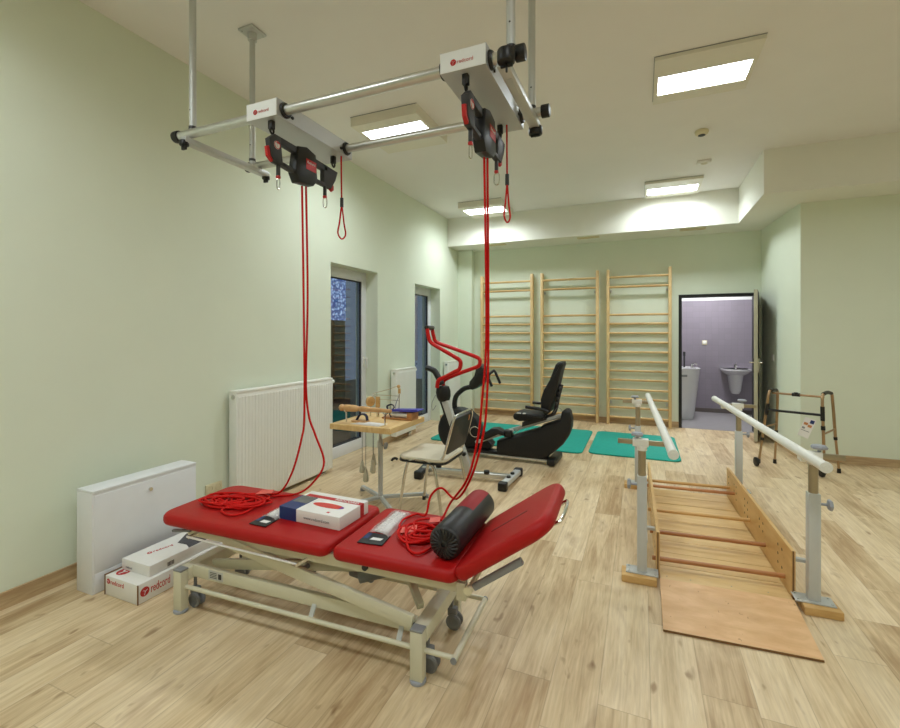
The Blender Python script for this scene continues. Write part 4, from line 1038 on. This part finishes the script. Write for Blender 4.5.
# ---------------------------------------------------------------- chair
t = thing('side_chair', 'chrome framed chair with black backrest and cream seat beside the pine table', 'chair', (-1.5, 3.23, 0))
def seatring(z, g): return rrect(-1.715 + g, 3.015 + g, -1.325 - g, 3.455 - g, .07, z)
b = MB(); b.prism(rrect(-1.715, 3.015, -1.325, 3.455, .07, .452), (0, 0, 0), (0, 0, .03), .012, 3); b.build('seat', 'seatc', t, 50)
b = MB(); b.prism(rrect(-1.72, 3.01, -1.32, 3.46, .075, .438), (0, 0, 0), (0, 0, .014), .004); b.tube(spline([(-1.715, 3.03, .445), (-1.735, 3.03, .452), (-1.757, 3.03, .442), (-1.765, 3.03, .43)], 3), .010, 8); b.build('seat_pan', 'black', t, 40)
for y in (3.025, 3.445):
    s = 1 if y < 3.2 else -1; dx = .04 if y < 3.2 else 0
    b = MB(); b.tube(spline([(-1.70, y - .01 * s, .004), (-1.675, y, .20), (-1.635, y, .405), (-1.60, y, .452), (-1.55, y, .466), (-1.44 - dx, y, .464), (-1.39 - dx, y, .44), (-1.36 - dx, y, .38), (-1.325 - dx, y, .20), (-1.295 - dx, y - .01 * s, .004)], 5), .0115, 10); b.build('leg_frame', 'steel', t, 60)
    b = MB(); b.cyl((-1.70, y - .01 * s, 0), (-1.699, y - .01 * s, .03), .015, seg=12); b.cyl((-1.295 - dx, y - .01 * s, 0), (-1.296 - dx, y - .01 * s, .03), .015, seg=12); b.build('rubber_foot', 'black', t)
b = MB(); pts = [(-1.50, 3.06, .440), (-1.40, 3.05, .445), (-1.345, 3.04, .49), (-1.315, 3.03, .56), (-1.265, 3.03, .735), (-1.255, 3.05, .787), (-1.25, 3.10, .803), (-1.25, 3.36, .803), (-1.255, 3.41, .787), (-1.265, 3.43, .735), (-1.315, 3.43, .56), (-1.345, 3.42, .49), (-1.40, 3.41, .445), (-1.50, 3.40, .440)]
b.tube(spline(pts, 5), .010, 10); b.build('back_frame', 'steel', t, 60)
b = MB()
def bp(y, z): return (-1.315 + (z - .56) * .25, y, z)
q = []
for cy, cz, a in ((3.39, .742, 0), (3.07, .742, 90), (3.07, .555, 180), (3.39, .555, 270)):
    for k in range(5):
        an = math.radians(a + 22.5 * k); q.append(bp(cy + .04 * math.cos(an), cz + .04 * math.sin(an)))
b.prism(q, (-.012, 0, .003), (.012, 0, -.003), .005, 2); bk = b.build('backrest', 'black', t, 40)
b = MB(); c = V(bp(3.36, .745)); b.obox(c + V((.013, -.012, -.02)), c + V((.021, -.012, .02)), .025, .002, up=(1, 0, -.25)); b.build('back_label', 'orange', bk, 0)

# ---------------------------------------------------------------- red handled trainer in front of the bike
t = thing('upper_body_trainer', 'upright trainer with red bent handle tubes and silver base', 'exercise machine', (-1.6, 4.12, 0))
b = MB(); b.obox((-2.02, 4.075, .055), (-1.15, 4.15, .055), .06, .045, bevel=.006); b.build('base_beam', 'alu', t)
for (x0, y0), (x1, y1), nm in (((-1.99, 3.93), (-2.065, 4.33), 'a'), ((-1.145, 3.92), (-1.125, 4.39), 'b')):
    b = MB(); b.obox((x0, y0, .045), (x1, y1, .045), .07, .05, bevel=.012); st = b.build('stabiliser', 'alup' if nm == 'b' else 'dgrey', t)
    for px_, py_ in ((x0, y0), (x1, y1)):
        s = -1 if py_ == min(y0, y1) else 1
        b = MB(); b.box((px_ - .042, py_ - .035, .0), (px_ + .042, py_ + .035, .078), .016, 3); b.build('end_cap', 'black', st)
    if nm == 'b':
        b = MB()
        for k in (.35, .6): b.cyl((x0 + .02 * k, y0 + .47 * k, .068), (x0 + .02 * k, y0 + .47 * k, .085), .02, seg=12)
        b.build('foot_bolt', 'black', st)
b = MB()
for xk in (-1.86, -1.36): b.cyl((xk, 4.11, .07), (xk, 4.11, .105), .028, seg=14, bevel=.006); 
b.build('adjuster_knob', 'black', t)
b = MB(); b.obox((-1.53, 4.10, .07), (-1.795, 4.10, .78), .065, .07, up=(1, 0, 0), bevel=.012); b.build('mast', 'alup', t)
b = MB(); b.obox((-1.605, 4.10, .17), (-1.835, 4.10, .77), .05, .03, up=(1, 0, 0), bevel=.006); b.build('mast_cover', 'black', t)
b = MB(); b.cyl((-1.568, 4.04, .25), (-1.568, 4.07, .25), .018, seg=12); b.build('mast_knob', 'black', t)
b = MB(); b.lathe([(.03, 0), (.055, .01), (.07, .05), (.073, .10), (.062, .145), (.03, .155)], (-1.795, 4.1, .735), (-.12, 0, 1), 18); b.build('pivot_boot', 'cover', t, 50)
HA = [(-1.932, 1.45), (-1.922, 1.386), (-1.892, 1.317), (-1.781, 1.254), (-1.632, 1.176), (-1.592, 1.150), (-1.582, 1.118), (-1.597, 1.064), (-1.65, 1.036), (-1.746, .985), (-1.812, .951), (-1.828, .88)]
HB = [(-1.974, 1.448), (-1.956, 1.375), (-1.922, 1.316), (-1.749, 1.259), (-1.515, 1.181), (-1.466, 1.155), (-1.458, 1.12), (-1.475, 1.086), (-1.54, 1.058), (-1.69, 1.003), (-1.833, .937), (-1.852, .88)]
for pts, y in ((HA, 4.0), (HB, 4.2)):
    b = MB(); b.tube(spline([(x, y, z) for x, z in pts], 5), .0195, 12); b.build('handle_tube', 'redtube', t, 60)
b = MB(); b.cyl((-1.934, 3.985, 1.462), (-1.976, 4.215, 1.462), .024, seg=16, bevel=.006); b.build('grip_cap', 'black', t, 40)
b = MB(); b.tube(spline([(-1.99, 4.1, 1.06), (-1.955, 4.1, 1.055), (-1.90, 4.1, 1.03), (-1.86, 4.1, .97), (-1.82, 4.1, .90)], 5), [.012] + [.040] * 19 + [.034], 12, flat=.7); b.build('pulse_grip', 'black', t, 60)
b = MB(); b.tube(spline([(-1.87, 4.06, .80), (-1.905, 4.05, .72), (-1.90, 4.05, .65), (-1.86, 4.05, .70)], 5), .003, 6); b.build('sensor_cable', 'grey', t)

# ---------------------------------------------------------------- recumbent bike
t = thing('recumbent_bike', 'black recumbent exercise bike with a tall backrest in front of the mats', 'exercise bike', (-1.4, 4.97, 0))
b = MB()
cv = [(-1.494, .111), (-1.485, .213), (-1.25, .30), (-1.004, .39), (-.986, .418), (-.794, .495), (-.776, .583), (-.745, .603), (-.715, .603), (-.691, .58), (-.675, .50), (-.679, .416), (-.708, .327), (-.759, .244), (-.846, .157), (-.92, .095), (-1.022, .062), (-1.466, .062)]
b.prism([(x, 4.9, z) for x, z in cv], (0, -.07, 0), (0, .12, 0), .03, 3); b.build('rear_cover', 'cover', t, 40)
b = MB(); b.lathe([(0, -.10), (.19, -.10), (.245, -.07), (.262, -.02), (.262, .06), (.24, .09), (0, .10)], (-1.985, 4.98, .272), (0, 1, 0), 40)
b.prism([(x, 4.98, z) for x, z in ((-1.95, .09), (-1.72, .10), (-1.60, .08), (-1.56, .15), (-1.70, .28), (-1.74, .42), (-1.84, .50), (-1.95, .50))], (0, -.085, 0), (0, .085, 0), .02, 2); b.build('flywheel_housing', 'cover', t, 40)
b = MB(); b.tube([(-1.755 + .058 * math.cos(k * PI / 14), 4.876, .285 + .058 * math.sin(k * PI / 14)) for k in range(28)], .006, 8, closed=True); b.build('crank_ring', 'steel', t, 60)
b = MB(); b.obox((-1.74, 4.86, .17), (-1.30, 4.86, .345), .03, .035, bevel=.005); b.build('pedal_arm', 'alup', t)
b = MB(); b.prism([(x, 4.84, z) for x, z in ((-1.655, .20), (-1.625, .294), (-1.534, .357), (-1.462, .365), (-1.385, .328), (-1.38, .285), (-1.45, .30), (-1.58, .235))], (0, -.06, 0), (0, .06, 0), .012, 2); b.build('pedal', 'black', t, 40)
b = MB(); b.box((-1.40, 4.81, .27), (-1.31, 4.91, .345), .012); b.build('pedal_joint', 'black', t, 40)
b = MB(); b.obox((-1.40, 4.95, .305), (-.77, 4.95, .535), .05, .04, bevel=.006); b.build('seat_rail', 'alup', t)
b = MB(); b.obox((-2.1, 4.93, .065), (-.93, 4.93, .065), .12, .05, bevel=.008); b.build('base_rail', 'black', t)
b = MB(); b.obox((-1.72, 4.862, .05), (-.93, 4.862, .05), .008, .012); b.build('base_strip', 'alup', t)
b = MB(); b.obox((-.885, 4.80, .045), (-.865, 5.20, .045), .09, .07, bevel=.02); b.build('rear_foot', 'black', t)
b = MB(); b.obox((-2.1, 4.76, .035), (-2.1, 5.20, .035), .08, .06, bevel=.02); b.build('front_foot', 'black', t)
b = MB(); b.tube(spline([(-2.05, 5.0, .50), (-2.055, 5.0, .58), (-2.035, 5.0, .66), (-1.98, 5.0, .72), (-1.91, 5.0, .765), (-1.80, 5.0, .785)], 5), .036, 12, flat=.8); b.build('console_arm', 'black', t, 60)
b = MB(); b.prism([(x, 5.0, z) for x, z in ((-1.845, .79), (-1.835, .85), (-1.777, .92), (-1.755, 1.0), (-1.735, 1.052), (-1.69, 1.04), (-1.66, .99), (-1.635, .90), (-1.656, .85), (-1.736, .79), (-1.804, .754))], (0, -.10, 0), (0, .10, 0), .018, 2); b.build('console', 'black', t, 40)
b = MB(); b.tube(spline([(-1.68, 4.93, .90), (-1.63, 4.86, .955), (-1.605, 4.84, .955), (-1.54, 4.84, .815)], 4), .016, 10); b.build('console_grip', 'black', t, 60)
b = MB(); b.tube(spline([(-1.68, 5.07, .90), (-1.63, 5.14, .955), (-1.605, 5.16, .955), (-1.54, 5.16, .815)], 4), .016, 10); b.build('console_grip', 'black', t, 60)
b = MB(); b.prism([(x, 4.92, z) for x, z in ((-1.285, .505), (-1.275, .538), (-1.225, .552), (-1.014, .551), (-.951, .528), (-.96, .50), (-1.05, .482), (-1.215, .462), (-1.27, .478))], (0, -.15, 0), (0, .15, 0), .02, 3); b.build('seat', 'cover', t, 50)
b = MB(); b.prism([(x, 4.95, z) for x, z in ((-1.215, .38), (-.95, .475), (-.935, .51), (-1.10, .47), (-1.21, .43))], (0, -.06, 0), (0, .06, 0), .008); b.build('seat_carriage', 'dgrey', t, 40)
b = MB(); b.prism([(x, 4.95, z) for x, z in ((-.990, .60), (-.993, .705), (-.96, .805), (-.898, .915), (-.837, 1.077), (-.81, 1.104), (-.765, 1.102), (-.758, 1.08), (-.784, .999), (-.81, .874), (-.854, .713), (-.90, .568), (-.943, .535))], (0, -.15, 0), (0, .13, 0), .026, 3); b.build('backrest', 'cover', t, 50)
b = MB(); b.tube(spline([(-.95, 4.95, .50), (-.90, 4.95, .52), (-.86, 4.95, .58), (-.825, 4.95, .74), (-.795, 4.95, .86)], 4), .022, 10)
for k in range(4): b.cyl((-.845 + k * .014, 4.88, .66 + k * .055), (-.845 + k * .014, 5.02, .66 + k * .055), .014, seg=10)
b.build('back_support', 'dgrey', t, 50)
for y in (4.77, 5.12):
    b = MB(); b.tube(spline([(-.90, y, .585), (-.96, y, .605), (-1.03, y, .615), (-1.145, y, .622)], 4), .017, 10); b.build('armrest', 'black', t, 60)
b = MB(); b.tube(spline([(-.87, 4.90, .56), (-.82, 4.88, .62), (-.78, 4.9, .585), (-.775, 4.92, .55)], 4), .003, 6); b.build('sensor_cable', 'grey', t)
b = MB(); b.box((-1.235, 4.745, .548), (-1.19, 4.775, .558), .003); b.box((-1.17, 4.745, .548), (-1.14, 4.775, .558), .003); b.build('seat_sensor', 'alup', t)

# ---------------------------------------------------------------- parallel bars
t = thing('parallel_bars', 'parallel walking bars with grey posts on wooden floor beams', 'parallel bars', (.4, 3.7, 0))
PX = {('L', 0): (.0, 2.825), ('R', 0): (.806, 2.86), ('L', 1): (-.035, 4.50), ('R', 1): (.772, 4.60)}
for x0, x1, yc in ((-.108, .074, 2.80), (.745, .905, 2.83), (-.15, .035, 4.475), (.69, .85, 4.575)):
    b = MB(); b.obox((x0, yc, .02), (x1, yc + .008, .02), .115, .04, bevel=.004); b.build('floor_beam', 'blockw', t)
ends = {'L': (V((.146, 2.56, .79)), V((.053, 4.90, .79))), 'R': (V((.774, 2.585, .79)), V((.632, 4.92, .79)))}
for (side, k), (x, y) in PX.items():
    b = MB(); b.box((x - .026, y - .026, .045), (x + .026, y + .026, .59 if k == 0 else .56), .004); p = b.build('post', 'postm', t, 30)
    b = MB(); b.box((x - .085, y - .045, .040), (x + .085, y + .045, .047), .002)
    for sx in (-.07, .07):
        for sy in (-.03, .03): b.cyl((x + sx, y + sy, .046), (x + sx, y + sy, .052), .006, seg=8)
    b.build('base_plate', 'alup', p, 30)
    b = MB(); b.cyl((x, y, .55), (x, y, .765), .021, seg=20); b.build('inner_tube', 'dsteel', p, 40)
    s = 1 if side == 'R' else -1
    b = MB(); b.cyl((x + s * .026, y, .535), (x + s * .065, y, .535), .007, seg=10); b.lathe([(.010, 0), (.027, .004), (.030, .012), (.024, .02), (.008, .022)], (x + s * .058, y, .535), (s, 0, 0), 6); b.build('height_knob', 'lgrey', p, 30)
    a, c = ends[side]; f = (y - a.y) / (c.y - a.y); rx = a.x + (c.x - a.x) * f
    b = MB(); lo, hi = sorted((x - (-s) * -.0 - s * -.13, rx)); 
    b.box((min(x + s * .13, rx), y - .008, .765), (max(x + s * .13, rx), y + .008, .793), .003); b.build('side_arm', 'dsteel', p, 30)
    b = MB(); b.box((x - .05, y - .022, .757), (x + .035, y + .022, .800), .004); b.cyl((x, y, .735), (x, y, .76), .027, seg=18); b.build('arm_clamp', 'white', p, 30)
    b = MB(); kx = x + s * .025; b.cyl((kx, y, .798), (kx, y, .82), .008, seg=10); b.lathe([(.012, 0), (.034, .004), (.037, .014), (.030, .022), (0, .024)], (kx, y, .812), (0, 0, 1), 6); b.build('clamp_knob', 'lgrey', p, 30)
    b = MB(); b.box((rx - .012, y - .03, .748), (rx + .012, y + .03, .77), .004); b.build('rail_saddle', 'white', p, 30)
for side in 'LR':
    a, c = ends[side]
    b = MB(); b.cyl(a, c, .0245, seg=28); r = b.build('hand_rail', 'white', t, 40)
    d = (c - a).normalized()
    b = MB(); b.lathe([(.0262, 0), (.0262, .02), (.024, .022), (0, .022)], a + d * .012, -d, 24); b.lathe([(.012, 0), (.012, .003), (.009, .003), (.009, .001), (0, .001)], a - d * .010, -d, 16); b.build('rail_cap', 'white', r, 30)
    b = MB(); b.lathe([(.0262, 0), (.0262, .02), (.024, .022), (0, .022)], c - d * .012, d, 24); b.build('rail_cap', 'white', r, 30)

# plywood gait track between the bars
t = thing('gait_track', 'plywood walking track with round cross rungs between the parallel bars', 'walking track', (.4, 3.6, 0))
def panel(name, xn, xf, yn, yf, hn):
    b = MB(); pts = [(xn, yn, .001), (xn, yn, .26), (xf, yf, .26), (xf, yf, .001)]
    b.prism(pts, (-.009, 0, 0), (.009, 0, 0)); p = b.build(name, 'ply', t, 0)
    b = MB(); b.prism([(xn, yn - .0006, .002), (xn, yn - .0006, .26), (xn, yn, .26), (xn, yn, .002)], (-.0045, 0, 0), (.003, 0, 0)); b.build('panel_edge', 'edge', p, 0)
    b = MB()
    for yy in (3.05, 3.12, 3.42, 3.50, 3.80, 3.88, 4.15, 4.22, 4.42):
        for z in (.10, .15, .20):
            if (int(yy * 100) + int(z * 100)) % 4 == 0 and z < .19: continue
            xx = xn + (xf - xn) * (yy - yn) / (yf - yn)
            b.cyl((xx - .0094, yy, z), (xx + .0094, yy, z), .0085, seg=10)
    b.build('peg_hole', 'plug', p, 30)
panel('side_panel', .085, .055, 2.87, 4.41, .22); panel('side_panel', .732, .676, 2.895, 4.50, .22)
b = MB(); y0, y1 = 2.81, 4.44
n = 9
for k in range(n):
    a = y0 + (y1 - y0) * k / n; c = y0 + (y1 - y0) * (k + 1) / n - .005
    xa0, xa1 = .097 - .032 * k / n, .722 - .058 * k / n
    b.prism([(xa0, a, .004), (xa1, a + .035, .004), (xa1 - .006, c + .035, .004), (xa0 - .003, c, .004)], (0, 0, 0), (0, 0, .018))
b.build('deck', 'plydeck', t, 0)
for k, (ya, zz, m_) in enumerate(((2.95, .075, 'rungred'), (3.31, .088, 'rungred'), (3.68, .10, 'blockw'), (4.16, .13, 'rungred'), (4.32, .125, 'blockw'))):
    f = (ya - 2.86) / 1.7
    b = MB(); b.cyl((.087 - .032 * f - .03, ya - .003, zz), (.732 - .06 * f + (.06 if k == 3 else .012), ya + .055, zz), .0125, seg=14); b.build('rung', m_, t, 40)
b = MB()
b.box((.025, 3.03, .20), (.080, 3.06, .218), .003); b.box((.737, 2.90, .205), (.795, 2.93, .222), .003); b.box((.0, 2.84, .20), (.03, 3.06, .218), .003); b.build('post_bracket', 'alup', t, 30)
b = MB()
for x, y in ((.13, 2.86), (.25, 2.865), (.45, 2.88), (.62, 2.89)): b.cyl((x, y, .0215), (x, y, .0232), .004, seg=8)
b.build('deck_screw', 'dsteel', t, 30)
b = MB(); b.prism([(.092, 2.358, .0012), (.715, 2.40, .0012), (.720, 2.838, .0235), (.092, 2.80, .0235)], (0, 0, 0), (0, 0, .010)); o = b.build('ramp_board', 'ramp', smooth=0); tag(o, 'bare plywood board sloping from the floor up to the walking track', 'ramp')
b = MB(); b.prism([(.092, 2.3575, .0015), (.715, 2.3995, .0015), (.715, 2.3995, .011), (.092, 2.3575, .011)], (0, -.0008, 0), (0, 0, 0)); b.build('board_edge', 'edge', o, 0)

# ---------------------------------------------------------------- walking frame
t = thing('walking_frame', 'folding bronze walking frame with two black front wheels and a paper tag', 'walking frame', (1.5, 5.7, 0))
def leg(p, m_='bronze', r=.0135): 
    b = MB(); b.tube(spline(p, 5), r, 12); return b.build('side_frame', m_, t, 60)
LF = [(1.17, 5.70, .30), (1.20, 5.70, .55), (1.222, 5.70, .74), (1.245, 5.73, .80), (1.29, 5.80, .805), (1.33, 5.87, .795), (1.35, 5.90, .74), (1.338, 5.90, .35)]
RF = [(1.636, 5.51, .30), (1.630, 5.51, .55), (1.625, 5.51, .745), (1.64, 5.54, .805), (1.70, 5.63, .815), (1.755, 5.71, .80), (1.775, 5.74, .74), (1.800, 5.74, .35)]
for P_, bots in ((LF, ((1.142, 5.70), (1.325, 5.90))), (RF, ((1.645, 5.51), (1.828, 5.74)))):
    s = leg(P_)
    b = MB(); m_ = len(P_); b.tube(spline([V(p) + V((0, 0, .003)) for p in P_[3:6]], 5), .0175, 12); b.build('hand_grip', 'black', s, 60)
    for i, (bx, by) in enumerate(bots):
        top = V(P_[0]) if i == 0 else V(P_[-1])
        b = MB(); b.cyl((bx, by, .07 if i == 0 else .03), top + (top - V((bx, by, 0))).normalized() * .03, .0115, seg=12); lg = b.build('leg', 'bronze', t, 40)
        b = MB(); dd = (V((bx, by, 0)) - top).normalized(); b.cyl(top - dd * .01, top + dd * .02, .0165, seg=12); b.build('leg_collar', 'black', lg, 40)
        if i == 0:
            b = MB(); b.lathe([(0, -.013), (.035, -.013), (.047, -.008), (.047, .008), (.035, .013), (0, .013)], (bx - .026, by, .047), (1, .3, 0), 24); wv = b.build('front_wheel', 'black', lg, 40)
            b = MB(); b.cyl((bx - .035, by, .047), (bx + .006, by, .05), .006, seg=8); b.cyl((bx, by, .035), (bx, by, .08), .013, seg=12); b.build('wheel_axle', 'dgrey', wv, 40)
        else:
            b = MB(); b.cyl((bx, by, 0), (bx, by, .045), .018, .015, seg=14); b.build('rubber_tip', 'black', lg, 40)
b = MB(); b.tube([(1.275, 5.78, .775), (1.665, 5.59, .775)], .011, 10); tb_ = b.build('top_bar', 'bronze', t, 60)
b = MB(); b.cyl((1.43, 5.705, .775), (1.49, 5.675, .775), .018, seg=14); b.box((1.44, 5.67, .765), (1.475, 5.70, .80), .004); b.build('fold_latch', 'black', tb_, 40)
b = MB(); b.cyl((1.205, 5.70, .605), (1.628, 5.51, .605), .0125, seg=12); b.build('cross_bar', 'black', t, 40)
for x, y, a, c in ((1.205, 5.70, .55, .67), (1.628, 5.51, .55, .69), (1.632, 5.51, .46, .50)):
    b = MB(); b.cyl((x + (.003 if x < 1.3 else -.001) * 0, y, a), (x + (.012 if x < 1.3 else -.002), y, c), .018, seg=14); b.build('frame_sleeve', 'black', t, 40)
b = MB(); b.tube([(1.183, 5.70, .42), (1.34, 5.90, .43)], .009, 8); b.tube([(1.634, 5.51, .42), (1.797, 5.74, .44)], .009, 8); b.build('side_brace', 'bronze', t, 60)
b = MB(); q = [(1.495, 5.53, .575), (1.580, 5.51, .55), (1.515, 5.53, .36), (1.435, 5.55, .395)]; b.prism(q, (0, 0, 0), (.001, .002, 0)); tg = b.build('paper_tag', 'paper', t, 0)
def T(u, v): return V(q[0]).lerp(V(q[1]), u).lerp(V(q[3]).lerp(V(q[2]), u), v) + V((0, -.001, 0))
b = MB(); b.prism([T(.55, .06), T(.9, .06), T(.9, .24), T(.55, .24)], (0, 0, 0), (0, -.001, 0)); b.build('tag_print', 'navy', tg, 0)
b = MB(); b.prism([T(.1, .25), T(.45, .25), T(.45, .38), T(.1, .38)], (0, 0, 0), (0, -.001, 0)); b.prism([T(.5, .32), T(.85, .32), T(.85, .45), T(.5, .45)], (0, 0, 0), (0, -.001, 0)); b.build('tag_print', 'orange', tg, 0)
b = MB(); b.prism([T(.1, .5), T(.35, .5), T(.35, .6), T(.1, .6)], (0, 0, 0), (0, -.001, 0)); b.prism([T(.1, .66), T(.85, .66), T(.85, .69), T(.1, .69)], (0, 0, 0), (0, -.001, 0)); b.build('tag_print', 'grey', tg, 0)
b = MB(); b.tube([T(.3, .0), (1.53, 5.555, .60)], .0012, 5); b.build('tag_string', 'paper', tg, 0)

# ---------------------------------------------------------------- world, camera, view
w = bpy.data.worlds.new('world'); scene.world = w; w.use_nodes = True
w.node_tree.nodes['Background'].inputs[0].default_value = (.10, .13, .2, 1); w.node_tree.nodes['Background'].inputs[1].default_value = .4
cam = bpy.data.cameras.new('camera'); co = bpy.data.objects.new('camera', cam); COL.objects.link(co)
cam.sensor_fit = 'HORIZONTAL'; cam.sensor_width = 36; cam.lens = 454 / 900 * 36
cam.shift_y = -30 / 900; cam.clip_start = .05
co.location = (0, 0, 1.4); co.rotation_euler = (PI / 2, 0, math.radians(22.924))
scene.camera = co
vs = scene.view_settings
vs.view_transform = 'Standard'; vs.look = 'None'; vs.gamma = 1; vs.exposure = 1.52; vs.use_curve_mapping = False
scene.cycles.use_denoising = True
scene.cycles.max_bounces = 10; scene.cycles.diffuse_bounces = 6; scene.cycles.transparent_max_bounces = 12
scene.cycles.sample_clamp_indirect = 6
